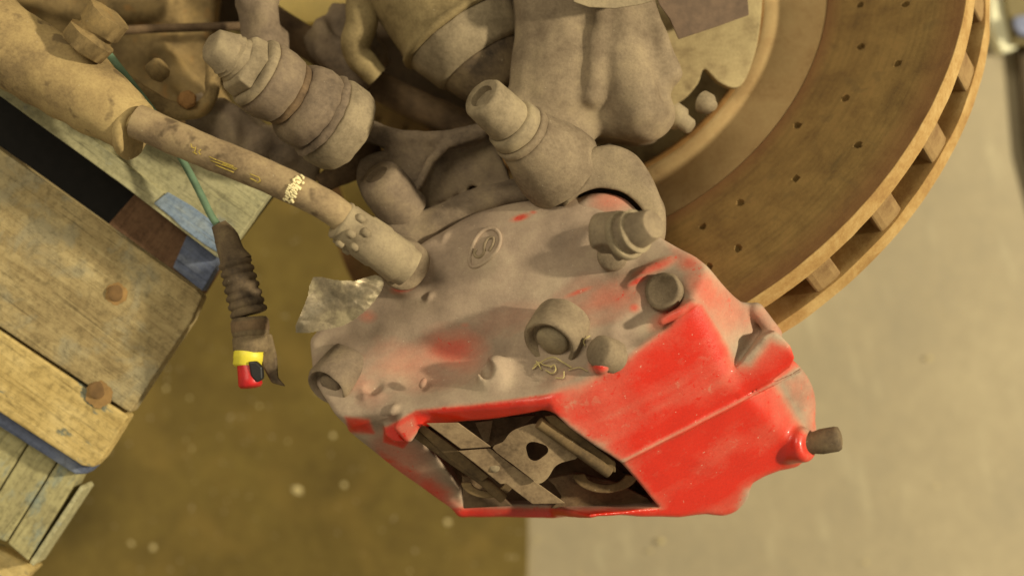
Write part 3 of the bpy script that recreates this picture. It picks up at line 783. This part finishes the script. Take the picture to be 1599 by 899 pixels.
# crimped end fitting
a, b = Q(530, 342, -24), Q(640, 420, -70)
L = np.linalg.norm(b - a)
ft = [(0, 27), (2, 32), (6, 33), (10, 31), (14, 33), (42, 34), (46, 36), (78, 37), (84, 35), (L - 18, 36), (L - 14, 33), (L, 32)]
fer = lathe('crimp_ferrule', a, b, ft, STEEL, hs, 40, warp=.9)
for k, (t, ph) in enumerate([(22, .2), (22, 1.1), (22, 2.0), (22, -.7), (40, .65), (40, 1.55), (40, -.25), (40, 2.4)]):
    d, u, v = frame(b - a); c = a + d * t + (u * math.cos(ph + 1.6) + v * math.sin(ph + 1.6)) * 33
    V, F = lathe_vf(c - d * 5, c + d * 5, [(-3, 3), (0, 7), (10, 7), (13, 3)], 8); link('crimp_dimple', V, F, STEEL, fer)
lathe('collar', Q(628, 410, -100), Q(652, 430, -55), [(-20, 40), (0, 42), (18, 42), (23, 38), (24, 30)], CAST, hs, 40, warp=.8)
# the thick dusty tube the hose comes out of
sl = thing('hose_sleeve', 'thick dusty metal tube above the pallet that the brake hose leaves from', 'tube', Q(120, 130, -120))
tube('tube', [Q(-140, -30, -140), Q(-40, 38, -130), Q(20, 76, -125), Q(80, 112, -120), Q(150, 156, -110), Q(212, 200, -105)], [74, 70, 66, 64, 60, 46], SLEEVE, sl, 36, warp=2.5)
lathe('end_flange', Q(205, 200, -104), Q(240, 214, -94), [(-4, 46), (0, 49), (10, 50), (14, 46), (16, 30)], SLEEVE, sl, 40, warp=2.4)
lathe('pipe_clip', Q(128, 78, -75), Q(175, 20, -60), [(0, 30), (4, 38), (30, 40), (34, 30), (40, 30), (46, 37), (74, 36), (78, 22)], UB, sl, 30, warp=2)

# ================================================================== sensor plug on its green wire
pg = thing('sensor_plug', 'hanging sensor plug with yellow ring and red tip on a green wire', 'sensor plug', Q(390, 600, -180))
tube('green_wire', [Q(150, 60, -200), Q(196, 118, -190), Q(250, 190, -200), Q(288, 255, -190), Q(312, 300, -185), Q(332, 340, -180), Q(352, 366, -178)], 6.3, GREEN, pg, 14)
o = tube('boot', [Q(342, 350, -178), Q(354, 372, -178), Q(362, 396, -176), Q(370, 412, -175)], [13, 20, 22, 27], RUBBER, pg, 24, warp=1)
pr_ = []
for k in range(7): t0 = k * 14; pr_ += [(t0, 24 + k * .6), (t0 + 4, 28 + k * .6), (t0 + 9, 28 + k * .6), (t0 + 12, 24.5 + k * .6)]
lathe('ribbed_boot', Q(366, 406, -175), Q(392, 500, -172), pr_, RUBBER, pg, 32, warp=.6)
plb = lathe('plug_body', Q(390, 496, -172), Q(394, 552, -168), [(0, 28), (4, 31), (28, 31), (32, 29), (34, 31), (52, 31), (60, 27)], RUBBER, pg, 32, warp=.4)
lathe('band', Q(390, 500, -172), Q(392, 518, -171), [(0, 30), (2, 32), (18, 32), (20, 30)], DARK, plb, 32)
slab('latch', [Q(x, y, -160) for x, y in [(408, 520), (424, 522), (432, 556), (434, 590), (446, 604), (424, 598), (410, 572), (404, 545)]], 10, RUBBER, plb, 3)
lathe('yellow_ring', Q(391, 540, -166), Q(386, 574, -160), [(0, 20), (2, 24), (10, 25), (11, 24), (13, 25), (24, 25), (25, 24), (34, 24), (37, 20)], YELP, pg, 36)
rtip = lathe('red_tip', Q(387, 562, -158), Q(392, 604, -150), [(0, 17), (4, 18), (34, 19.5), (42, 20), (46, 17), (47, 10)], REDP, pg, 32)
slab('black_clip', [Q(x, y, -133) for x, y in [(388, 565), (400, 564), (410, 574), (411, 592), (402, 598), (392, 588)]], 18, BLACK, rtip, 3)

# ================================================================== crumpled foil strip
def crumple(name, outline, z, mat, n=96, th=2.5):
    P = smooth_curve([Q(x, y, z) for x, y in outline], 2)[:, :2]; lo = P.min(0); hi = P.max(0)
    xs = np.linspace(lo[0], hi[0], n); ys = np.linspace(lo[1], hi[1], n)
    G = np.stack(np.meshgrid(xs, ys, indexing='ij'), -1).reshape(-1, 2)
    G3 = np.concatenate([G, np.zeros((len(G), 1))], 1).astype(np.float32)
    ins = s_poly(G3, P) < 1.5
    zz = z + wob(G3, 110, 9, 1) + np.abs(wob(G3, 52, 2, 2)) * 1.3 + wob(G3, 14, .2, 8) + (G[:, 0] - lo[0]) * .12 + np.clip((G[:, 0] - lo[0] - 70) / 30, 0, 1) * wob(G3, 18, 2.2, 4)
    V = np.concatenate([np.column_stack([G, zz]), np.column_stack([G, zz - th])]); N = len(G); F = []
    def id(i, j): return i * n + j
    I = ins.reshape(n, n); cells = I[:-1, :-1] & I[1:, :-1] & I[1:, 1:] & I[:-1, 1:]
    for i in range(n - 1):
        for j in range(n - 1):
            if not cells[i, j]: continue
            a_, b_, c_, d_ = id(i, j), id(i + 1, j), id(i + 1, j + 1), id(i, j + 1)
            F += [(a_, b_, c_, d_), (a_ + N, d_ + N, c_ + N, b_ + N)]
            for di, dj, p, q in ((0, -1, a_, b_), (1, 0, b_, c_), (0, 1, c_, d_), (-1, 0, d_, a_)):
                ii, jj = i + di, j + dj
                if not (0 <= ii < n - 1 and 0 <= jj < n - 1 and cells[ii, jj]): F.append((p, p + N, q + N, q))
    used = sorted({i for f in F for i in f}); mp = {u: k for k, u in enumerate(used)}
    return link(name, V[used], [tuple(mp[i] for i in f) for f in F], mat, auto=60)
o = crumple('foil_strip', [(490, 434), (522, 438), (556, 440), (588, 430), (600, 444), (586, 470), (566, 490), (536, 508), (500, 516), (463, 519), (472, 490), (482, 462)], -70, FOIL); FOIL.node_tree.nodes['Principled BSDF'].inputs['Metallic'].default_value = .45; tag(o, 'crumpled silvery foil strip sticking out beside the hose fitting', 'foil')
# clutter in the upper left: bracket, clip and a small rusty bolt
br = thing('hose_bracket', 'bent dusty bracket with a rusty bolt between the hose and the ball joint', 'bracket', Q(300, 150, -260))
tube('strap', [Q(150, 90, -260), Q(205, 132, -250), Q(262, 168, -240), Q(300, 176, -250), Q(330, 150, -270), Q(334, 90, -290)], [11, 12, 13, 13, 14, 15], UB, br, 8, warp=2)
V, F = lathe_vf(Q(290, 160, -250), Q(298, 150, -205), [(0, 17), (22, 17), (28, 13)], 6, .4); bevel(link('rusty_bolt', V, F, rusty('orange_rust', [(.3, lin(104, 74, 42)), (.6, lin(150, 110, 64))], fine=4, big=18), br, smooth=False), 3)
lathe('clip', Q(238, 118, -240), Q(262, 96, -230), [(0, 15), (4, 19), (22, 19), (28, 14)], UB, br, 18, warp=1.5)
o = tube('vent_hose', [Q(560, -40, -300), Q(566, 30, -310), Q(556, 80, -320), Q(590, 120, -330)], [26, 28, 24, 20], OLIVE, None, 24, warp=2.5); tag(o, 'short olive rubber hose end left of the drive shaft joint', 'hose')
# ================================================================== brake caliper
cal = thing('brake_caliper', 'red brake caliper caked in grey dust, clamped over the rusty disc', 'brake caliper', Q(860, 560, -300))
def zA(x, y): return .6 * ((x - 850) * .55 + (y - 628) * .84)
def A(x, y, dz=0): return Q(x, y, zA(x, y) + dz)
out_px = [(478, 545, -120), (481, 528, -130), (505, 505, -140), (545, 478, -150), (590, 446, -165), (625, 410, -180), (655, 383, -185), (700, 356, -185), (745, 337, -180), (790, 325, -170), (830, 319, -160), (870, 318, -145), (908, 322, -130), (950, 334, -110), (1000, 352, -80), (1038, 374, -60), (1065, 390, -50), (1086, 402, -45), (1110, 424, -50), (1136, 450, -65), (1160, 472, -80), (1185, 474, -95), (1204, 492, -100), (1223, 520, -110), (1240, 545, -110), (1248, 562, -115), (1266, 578, -125), (1283, 606, -135), (1289, 636, -140), (1288, 664, -145), (1292, 690, -150), (1284, 710, -155), (1246, 730, -160), (1219, 735, -165), (1176, 755, -175), (1170, 776, -185), (1152, 799, -190), (1130, 806, -195), (1104, 803, -195), (1062, 808, -204), (1004, 807, -175), (935, 806.5, -150), (860, 806, -246), (722, 804, -272), (700, 792, -225), (640, 746, -200), (600, 715, -180), (560, 681, -150), (540, 662, -135), (515, 630, -130), (492, 600, -125)]
def zon(x, y, p1, p2, p3):
    n_ = np.cross(np.asarray(p2) - p1, np.asarray(p3) - p1); r0 = np.array([0, 0, D]); dr = np.array([x - 800.0, 450.0 - y, -D])
    return D - D * float(((np.asarray(p1) - r0) @ n_) / (dr @ n_))
PD = (Q(970, 722, -66), Q(1240, 580, -102), Q(1120, 780, -185)); PG = (Q(1214, 598, -98), Q(1266, 698, -146), Q(1286, 640, -150))
fix = []
for x, y, z in out_px:
    if y > 720 and x > 900: z = zon(x, y, *PD) - 6
    elif x > 1262 and y < 712: z = zon(x, y, *PG) - 6
    fix.append((x, y, z))
op = np.array([Q(*p) for p in fix])
OUT = smooth_curve(op, 2)
win_px = [(654, 668, -100), (700, 661, -85), (780, 652, -50), (850, 642, -15), (866, 646, -12), (890, 668, -25), (972, 724, -72), (1006, 764, -100), (1032, 795, -125), (960, 795, -150), (722, 794, -215), (718, 765, -205), (700, 738, -180), (662, 694, -110)]
WIN = np.array([Q(*p) for p in win_px])
par0, par1 = Q(962, 726, -66), Q(1250, 578, -106)
cup_a, cup_b = A(876, 511, -4), A(858, 538, 19)
plug_a, plug_b = A(953, 556, -10), A(934, 547, 24)
def f_cal(P):
    d = s_poly(P, OUT)
    A1 = s_pl(P, Q(850, 628, 0), Q(1080, 480, 0), A(850, 400))
    A1 = A1 + (8 * np.exp(-(((P[:, 0] - Q(720, 0, -100)[0]) / 230) ** 2 + ((P[:, 1] - Q(0, 560, -60)[1]) / 55) ** 2)) - 7 * np.exp(-(((P[:, 0] + 20) / 200) ** 2 + ((P[:, 1] - 60) / 60) ** 2))).astype(np.float32)
    B1 = s_pl(P, Q(540, 655, -100), Q(850, 628, 0), Q(720, 800, -285))
    B1 = B1 - np.clip((P[:, 0] - Q(858, 0)[0]) / 150, 0, 1) * 170
    C1 = s_pl(P, Q(850, 628, 2), Q(1080, 480, 0), Q(970, 722, -66))
    D1 = s_pl(P, Q(970, 722, -66), Q(1240, 580, -102), Q(1120, 780, -185))
    E1 = s_pl(P, Q(1086, 470, -2), Q(1152, 582, -77), Q(1166, 474, -92))
    G1 = s_pl(P, Q(1214, 598, -98), Q(1266, 698, -146), Q(1286, 640, -150))
    H1 = s_pl(P, Q(1038, 372, -30), Q(1086, 402, -22), Q(1086, 470, 2))
    t = smax(A1, C1, 9); t = smax(t, B1, 9); t = smax(t, D1, 3); t = smax(t, E1, 7); t = smax(t, G1, 10)
    d = smax(d, t, 10)
    d = np.maximum(d, -345 - P[:, 2])
    # outboard rim and shape below the parting line
    d = smin(d, s_path(P, [Q(722, 797, -276), Q(860, 798, -246), Q(1000, 792, -224), Q(1050, 784, -214)], [11, 11, 9, 6]), 7)
    d = smin(d, s_path(P, [Q(552, 668, -148), Q(600, 704, -192), Q(645, 740, -230), Q(700, 780, -266), Q(722, 796, -276)], 8), 12)
    # parting flange: a thin proud lip
    d = smin(d, s_cap(P, par0 + [0, 0, 3], par1 + [0, 0, 4], 3.2, 3.6), 5)
    # raised block and rear lug at the right
    blk = s_prism(P, [Q(x, y, -60)[:2] for x, y in [(1138, 588), (1192, 524), (1210, 516), (1236, 540), (1246, 560), (1240, 576), (1205, 600), (1160, 622)]], -150, -40, 6)
    blk = smax(blk, s_pl(P, Q(1140, 590, -68), Q(1205, 520, -50), Q(1246, 566, -82)), 5)
    d = smin(d, blk, 7)
    lug = s_cap(P, Q(1182, 484, -98), Q(1210, 522, -104), 12, 12); d = smin(d, lug, 8)
    d = smax(d, -s_ell(P, Q(1170, 540, -30), (32, 44, 26), .6), 10)
    # end bosses of the outboard half
    d = smin(d, s_cyl(P, Q(1222, 696, -215), Q(1264, 694, -176), 30, 10), 12)
    d = smax(d, -s_path(P, [Q(1090, 800, -166), Q(1112, 782, -158), Q(1150, 766, -156), Q(1176, 752, -156)], [3, 5, 5, 4]), 6)
    # --- inboard (dusty) face
    # bolt boss at the far left with its counterbore
    d = smin(d, s_cap(P, A(545, 566, -44), A(530, 584, -40), 38, 36), 16)
    # small boss with hole
    d = smin(d, s_cyl(P, A(586, 606, -25), A(579, 618, 8), 21, 9), 12)
    d = smax(d, -s_cyl(P, A(582, 604, -10), A(575, 606, 40), 8, 2), 5)
    # dish
    d = smax(d, -s_ell(P, A(646, 562, 22), (118, 44, 40), .12), 44)
    # round boss with keyhole
    d = smin(d, s_cyl(P, A(778, 578, -25), A(768, 588, 12), 27, 12), 16)
    d = smax(d, -s_ell(P, A(757, 573, 10), (12, 20, 24), .25), 4)
    # hollow by the cup and straw
    d = smax(d, -s_ell(P, A(820, 560, 34), (60, 44, 40), .3), 22)
    d = smax(d, -s_ell(P, A(905, 590, 26), (60, 26, 30), .5), 14)
    # shoulder and seat of the bleed elbow
    d = smin(d, s_cyl(P, A(948, 385, -40), A(938, 400, 20), 46, 14), 18)
    d = smin(d, s_cap(P, A(780, 395, -60), A(900, 372, -48), 60, 62), 40)
    # pocket with the second bolt, its proud red rim
    d = smax(d, -s_path(P, [A(985, 510, 24), A(1015, 490, 22), A(1036, 456, 22)], [36, 36, 36]), 9)
    d = smin(d, s_path(P, [A(984, 446, 0), A(1010, 424, 4), A(1046, 410, -6), A(1076, 414, -26), A(1086, 436, -32)], [7, 8, 9, 10, 10]), 7)
    d = smin(d, s_path(P, [Q(1034, 502, 4), Q(1062, 488, 6), Q(1082, 474, 4)], [7, 8, 8]), 8)
    # collar for the hose
    d = smin(d, s_cyl(P, A(650, 442, -50), A(634, 420, 22), 44, 8), 12)
    # casting pips
    for x, y, r in ((671, 464, 7), (661, 598, 9), (614, 640, 8), (694, 372, 8)):
        d = smin(d, s_ell(P, A(x, y, -1), (r * .7, r * 1.2, 7), -.5), 5)
    d = smin(d, s_ell(P, A(939, 573, 2), (13, 12, 16), .3), 7)
    # prongs over the left end of the window
    pr1 = s_prism(P, [Q(x, y, -70)[:2] for x, y in [(614, 668), (628, 646), (650, 640), (672, 648), (656, 668), (642, 690), (634, 690)]], -170, -66, 5)
    pr2 = s_prism(P, [Q(x, y, -95)[:2] for x, y in [(600, 664), (606, 650), (618, 652), (622, 672), (634, 690), (616, 690), (602, 680)]], -190, -90, 4)
    d = smin(d, pr1, 5); d = smin(d, pr2, 3)
    # window through to the pads
    d = smax(d, -s_prism(P, WIN, -330, 120, 4), 4)
    return d
blobs = [(632, 722, 70, 34, .34, .7), (640, 570, 120, 50, .24, .1), (800, 500, 110, 40, .17, -.2), (930, 470, 90, 50, .26, -.3), (560, 600, 60, 40, .2, .4), (740, 640, 120, 12, .3, -.05), (880, 590, 60, 22, .2, -.4), (708, 546, 54, 36, .50, .15), (660, 552, 90, 30, .2, .1), (632, 446, 17, 9, 1.0, -.4), (960, 462, 62, 30, .42, -.3), (905, 456, 26, 5, .6, -.35), (938, 571, 15, 14, 1.1, 0),  # first blob: reddish film painting shade onto the lower-left face
         (1085, 500, 60, 34, .25, -.6), (814, 340, 14, 5, .55, -.3), (833, 332, 6, 3, .4, 0), (1078, 412, 24, 16, .62, .2), (1030, 415, 46, 9, .62, -.4), (994, 440, 22, 6, .7, -.5), (575, 495, 18, 12, .3, 0),
         (560, 558, 24, 10, .22, .3), (726, 508, 10, 5, .3, 0), (1052, 494, 36, 14, .7, -.5), (990, 480, 10, 9, .5, 0)]
def polymask(xy, poly, soft):
    P3 = np.concatenate([xy, np.zeros((len(xy), 1))], 1).astype(np.float32)
    return 1 / (1 + np.exp(np.clip(s_poly(P3, np.array(poly, float)) / soft, -30, 30)))
def paint_cal(X):
    xy = sheet_xy(X)
    m = polymask(xy, [(862, 616), (905, 600), (985, 560), (1040, 515), (1078, 474), (1096, 478), (1150, 562), (1172, 570), (1204, 532), (1245, 545), (1252, 566), (1212, 600), (1264, 690), (1292, 690), (1290, 730), (1165, 765), (1150, 815), (1040, 815), (1034, 796), (972, 722), (880, 655)], 5) * .82
    m = np.maximum(m, polymask(xy, [(540, 652), (576, 656), (584, 676), (545, 676)], 2.5) * 1.0)
    m = np.maximum(m, polymask(xy, [(608, 666), (650, 641), (735, 634), (820, 622), (880, 612), (890, 655), (850, 648), (655, 670), (630, 700), (600, 690), (600, 668)], 2) * .95)
    m = np.where((X[:, 0] > Q(612, 0)[0]) & polymask(xy, [(620, 662), (650, 650), (655, 668), (640, 692), (625, 680)], 2).astype(bool), np.minimum(m, .62), m) if False else m
    pm = polymask(xy, [(616, 668), (646, 650), (654, 668), (640, 692)], 1.5); m = m * (1 - .50 * pm)
    m = np.maximum(m, polymask(xy, [(700, 792), (1070, 795), (1070, 830), (700, 830)], 2.5) * .95)
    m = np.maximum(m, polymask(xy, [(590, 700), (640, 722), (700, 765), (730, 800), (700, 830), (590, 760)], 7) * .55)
    m = np.maximum(m, polymask(xy, [(1038, 374), (1088, 402), (1164, 474), (1200, 480), (1225, 520), (1190, 520), (1160, 560), (1140, 545), (1086, 472), (1060, 420)], 6) * .34)
    m = np.maximum(m, polymask(xy, [(1225, 596), (1262, 578), (1290, 606), (1296, 660), (1268, 676)], 7) * .42)
    # dust lying on the parting lip and in the notch
    d2 = np.abs((xy[:, 1] - 724) * (1250 - 965) - (xy[:, 0] - 965) * (578 - 724)) / np.hypot(285, 146)
    lip = np.exp(-(d2 / 3.5) ** 2) * (xy[:, 0] > 968) * (xy[:, 0] < 1250); m = m * (1 - .6 * lip)
    notch = np.exp(-(((xy[:, 0] - 1158) / 20) ** 2 + ((xy[:, 1] - 545) / 28) ** 2)); m = m * (1 - .75 * notch)
    for x, y, rx, ry, v, rot in blobs:
        c, s = math.cos(rot), math.sin(rot); dx = xy[:, 0] - x; dyy = xy[:, 1] - y
        g = np.exp(-(((dx * c + dyy * s) / rx) ** 2 + ((-dx * s + dyy * c) / ry) ** 2)); m = np.maximum(m, g * v)
    return m
lo, hi = bounds(op, 30, -360, 70)
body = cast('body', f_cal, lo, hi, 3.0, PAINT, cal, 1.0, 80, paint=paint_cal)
BX = np.empty(len(body.data.vertices) * 3, np.float32); body.data.vertices.foreach_get('co', BX)
BX = (BX.reshape(-1, 3) + ORG[cal.name]) / S + np.array([0, 0, FLOOR]); BXY = sheet_xy(BX)
def on(x, y, dz=0.0):
    "point resting on the caliper at surveyed x,y"
    m = (np.abs(BXY[:, 0] - x) < 4) & (np.abs(BXY[:, 1] - y) < 4); z = BX[m, 2].max() if m.any() else zA(x, y)
    return Q(x, y, z + dz)
cx, cy = 756, 388; ev = []; r_ = math.radians(-56)
for k in range(33):
    a = k / 32 * 6.283; x = math.cos(a) * 34; y = math.sin(a) * 18 * (1 + .25 * math.cos(a))
    ev.append(on(cx + x * math.cos(r_) - y * math.sin(r_), cy + x * math.sin(r_) + y * math.cos(r_), -2.3))
V, F = tube_vf(np.array(ev), 3.6, 10); mk = link('oval_casting_mark', V, F, PAINT, cal, attrs={'paint': np.zeros(len(V))}, auto=80)
tube('letter_in_casting_mark', [on(*q, -1.7) for q in [(744, 389), (741, 397), (748, 402), (756, 395), (757, 383), (763, 373), (771, 372), (770, 382), (764, 392)]], 2.8, CAST, mk, 10, 5)

# red boss under the mounting ear
def f_boss(P):
    return smin(s_cyl(P, Q(950, 372, -280), Q(942, 366, -112), 68, 14), s_cyl(P, Q(950, 360, -280), Q(925, 350, -130), 46, 12), 20)
def paint_boss(X):
    xy = sheet_xy(X); return np.exp(-(((xy[:, 0] - 955) / 42) ** 2 + ((xy[:, 1] - 312) / 26) ** 2)) * .34
bx, by = Q(946, 345, -160)[:2]
cast('mounting_boss', f_boss, [bx - 100, by - 100, -300], [bx + 110, by + 100, -100], 3.5, PAINT, cal, .8, 40, paint=paint_boss)

# cup with bolt inside
d, u, v = frame(cup_b - cup_a); L = np.linalg.norm(cup_b - cup_a)
bc1 = lathe('bolt_cup', cup_a, cup_b, [(-14, 47), (4, 48), (L - 10, 47), (L - 3, 45.5), (L, 42), (L - 2, 37), (L - 14, 34), (L - 16, 4)], CAST, cal, 56, warp=.9)
lathe('cup_bolt', cup_a, cup_b, [(L - 26, 27), (L - 9, 27), (L - 5, 23), (L - 4, 4)], STEEL, bc1, 28, warp=.8)
lc_a, lc_b = A(538, 574, -22), A(510, 606, 8)
L2 = np.linalg.norm(lc_b - lc_a)
bc2 = lathe('bolt_cup', lc_a, lc_b, [(-14, 39), (0, 40), (L2 - 8, 39), (L2 - 2, 37), (L2, 34), (L2 - 2, 31), (L2 - 17, 29), (L2 - 18, 4)], CASTP, cal, 48, warp=1.4)
lathe('cup_bolt', lc_a, lc_b, [(L2 - 24, 19), (L2 - 9, 18), (L2 - 6, 14), (L2 - 5, 4)], CASTP, bc2, 24, warp=1)
# plug cap beside it
L = np.linalg.norm(plug_b - plug_a)
lathe('plug_cap', plug_a, plug_b, [(-10, 27), (2, 27), (L - 8, 26), (L - 2, 24), (L, 20), (L + .6, 3)], CAST, cal, 36, warp=.8)
# hex bolt in the pocket
a, b = A(1050, 462, -34), A(1034, 454, 10)
L = np.linalg.norm(b - a)
lathe('pocket_bolt', a, b, [(-6, 29), (L - 12, 29), (L - 8, 31), (L - 2, 30), (L, 27), (L - 1.2, 22), (L - 1.6, 2)], CAST, cal, 36, warp=.9)
# black stub at the far right end
a, b = Q(1255, 694, -190), Q(1316, 684, -165)
lathe('end_plug', a, b, [(-14, 16), (18, 19), (24, 20), (30, 21), (56, 21), (62, 19), (64, 14)], BLACK if False else RUBBER, cal, 30, warp=.8)

# ---- elbow with the bleed cap
el = thing('bleed_elbow', 'dusty elbow fitting with rubber cap at the top right of the caliper', 'elbow fitting', A(950, 395))
a, b = Q(946, 381, 24), Q(1021, 350, 98)
L = np.linalg.norm(b - a); dd_ = (b - a) / L
def f_el(P):
    d = s_cyl(P, Q(930, 366, 20), Q(978, 362, 46), 33, 12)
    d = smin(d, s_cyl(P, a - dd_ * 2, a + dd_ * 40, 34, 10), 8)
    return smax(d, -s_ell(P, Q(950, 404, 52), (27, 20, 34), -.5), 4)
lo_, hi_ = bounds([Q(900, 320, 40), Q(1010, 440, 0)], 20, -90, 120)
cast('elbow', f_el, lo_, hi_, 2.4, CAST, el, .6, 30)
lathe('union_nut', A(962, 398, -50), Q(950, 404, 26), [(0, 25), (50, 25), (80, 24), (96, 22), (100, 17), (101, 3)], CAST, el, 32, warp=.8)
lathe('cap_flange', a, b, [(34, 34), (38, 38), (46, 39), (49, 37), (49.5, 33)], STEEL, el, 48, warp=.4, auto=45)
lathe('cap_groove', a, b, [(46, 32), (64, 31)], CAST, el, 44, auto=45)
lathe('cap_step', a, b, [(62, 31), (63, 34), (68, 34.5), (70, 32), (70.5, 28)], STEEL, el, 44, warp=.4, auto=45)
lathe('cap_tip', a, b, [(66, 28), (72, 28), (L - 3, 23), (L, 21), (L + .5, 3)], CAST, el, 40, warp=.5, auto=45)

# ---- what shows in the window
pd = dusty('dusty_pad_plate', lin(138, 116, 88), lin(98, 80, 60), lin(156, 134, 102), bump=.4)
PINM = dusty('brown_pin_metal', lin(104, 84, 56), lin(72, 57, 39), lin(126, 104, 70), bump=.4)
dz = 0
def wp(pts, z): return [Q(x, y, z if len(q_) < 1 else z) for (x, y), q_ in zip(pts, [()] * len(pts))]
def tilt(pts, z0, gx=-.03, gy=-.5, x0=800, y0=700): return [Q(x, y, z0 + gy * (y - y0) + gx * (x - x0)) for x, y in pts]
slab('window_floor', tilt([(655, 664), (700, 650), (868, 636), (1030, 792), (1034, 799), (722, 799), (700, 760)], -292, y0=720, gy=-.05), 20, DARK, cal, 0)
bpd = thing('brake_pad', 'brown brake pad back plate low in the caliper window', 'brake pad', Q(900, 760, -180))
def arcplate(name, cx, cy, r, z, mat, par, a0=10, a1=175):
    P = [(cx + r * math.cos(math.radians(t)), cy + r * .62 * math.sin(math.radians(t))) for t in np.linspace(a0, a1, 14)]
    Pi = [(cx + r * .62 * math.cos(math.radians(t)), cy + r * .36 * math.sin(math.radians(t))) for t in np.linspace(a1, a0, 14)]
    return slab(name, [Q(x, y, z) for x, y in P + Pi], 12, mat, par, 2, smooth=False)
slab('back_plate', tilt([(722, 742), (770, 760), (800, 790), (724, 794)], -150), 14, DARK, bpd, 2)
slab('back_plate_lobe', tilt([(855, 748), (900, 738), (960, 752), (1012, 778), (1026, 794), (860, 794), (878, 776), (866, 758)], -152), 14, DARK, bpd, 3)
arcplate('piston_edge', 946, 738, 52, -150, PINM, bpd)
arcplate('piston_edge', 762, 752, 42, -155, PINM, bpd)
P2 = thing('brake_pad', 'brake pad edge plate in the upper corner of the caliper window', 'brake pad', Q(760, 670, -160))
slab('back_plate', tilt([(715, 655), (838, 648), (800, 680), (775, 700), (752, 690)], -150), 14, DARK, P2, 2)
slab('shim', tilt([(742, 660), (770, 656), (764, 690), (756, 690)], -136), 5, pd, P2, 1)
sp = thing('pad_spring', 'flat dusty pad spring with a round hole in the caliper window', 'pad spring', Q(830, 710, -110))
sy = [(666, 661), (716, 660), (768, 698), (720, 701)]
slab('spring_leaf', tilt(sy, -78), 5, pd, sp, 1.2)
sy = [(716, 704), (766, 700), (800, 726), (884, 786), (832, 787), (790, 755), (782, 756), (740, 722)]
slab('spring_leaf', tilt(sy, -82), 5, pd, sp, 1.2)
# saddle with its hole (built as an outline bridged to a hole)
so = [(770, 700), (786, 690), (797, 676), (812, 668), (842, 662), (872, 682), (904, 712), (878, 722), (866, 730), (856, 746), (842, 755), (826, 744), (800, 724)]
so = [tuple(p) for p in smooth_curve([(x, y, 0) for x, y in so], 3)[:, :2]]
ho = [(838 + 18 * math.cos(t) * (1 + .12 * math.cos(3 * t + .6)), 703 + 15 * math.sin(t) * (1 + .12 * math.cos(3 * t + .6))) for t in np.linspace(0, 2 * math.pi, len(so), endpoint=False)]
c0 = np.array([838, 703]); th0 = np.arctan2(np.array(so)[:, 1] - 703, np.array(so)[:, 0] - 838)
ho = [(838 + (17 + 2 * math.cos(3 * t + .6)) * math.cos(t), 704 + (14.5 + 1.6 * math.cos(3 * t + .6)) * math.sin(t)) for t in th0]
def arch(x, y, z0=-76): return Q(x, y, z0 - .5 * (y - 700) * 1.0 + 10 * math.exp(-((x - 838) / 46) ** 2))
V = []; n = len(so)
for dzz in (0, -5):
    for x, y in so: V.append(arch(x, y) + [0, 0, dzz])
    for x, y in ho: V.append(arch(x, y) + [0, 0, dzz])
F = []
for i in range(n):
    j = (i + 1) % n; o1 = 2 * n
    F += [(i, j, n + j, n + i), (o1 + i, o1 + n + i, o1 + n + j, o1 + j), (i, o1 + i, o1 + j, j), (n + i, n + j, o1 + n + j, o1 + n + i)]
link('spring_saddle', V, F, pd, sp, smooth=False)
lathe('rivet', tilt([(773, 729)], -84)[0], tilt([(773, 729)], -74)[0] + np.array([0, 0, 0.]), [(0, 9), (2, 8), (3, 6), (3.4, 1)], STEEL, sp, 20)
# retaining pins
t1 = tilt([(646, 672), (700, 712), (752, 748), (786, 778)], -118)
o = tube('retaining_pin', t1, 9, PINM, cal, 16)
t2 = tilt([(842, 660), (890, 694), (952, 738)], -62)
tube('retaining_pin', t2, 9.5, PINM, cal, 16)
slab('pin_channel', tilt([(650, 668), (662, 664), (712, 700), (764, 744), (752, 752), (700, 716)], -104), 8, PINM, cal, 2)
slab('pin_channel', tilt([(850, 650), (866, 648), (962, 722), (962, 738), (950, 736), (864, 668)], -66), 12, PINM, cal, 2)

# straw snagged below the cup
st = thing('straw_wisp', 'wisp of dry straw caught on the caliper under the bolt cup', 'straw', Q(868, 575, -10))
def sp_(name, pts, r): tube(name, [on(x, y, h * .6) for x, y, h in pts], r * .8, STRAW, st, 8, 8)
sp_('stalk', [(832, 576, 4), (848, 564, 12), (864, 558, 22), (878, 565, 16), (893, 574, 6)], 1.3)
sp_('stalk', [(834, 572, 5), (842, 566, 8), (850, 570, 8), (862, 572, 6)], 1.2)
sp_('stalk', [(838, 564, 8), (842, 570, 9), (846, 577, 5)], 1.5)
sp_('stalk', [(852, 578, 5), (862, 583, 6), (868, 578, 9), (866, 570, 10), (860, 574, 7)], 1.3)
sp_('stalk', [(868, 590, 4), (880, 590, 7), (881, 580, 9)], 1.0)
sp_('stalk', [(914, 540, 6), (912, 532, 12), (922, 524, 10)], 1.2)
sp_('stalk', [(888, 578, 4), (905, 574, 5), (918, 580, 3)], .8)
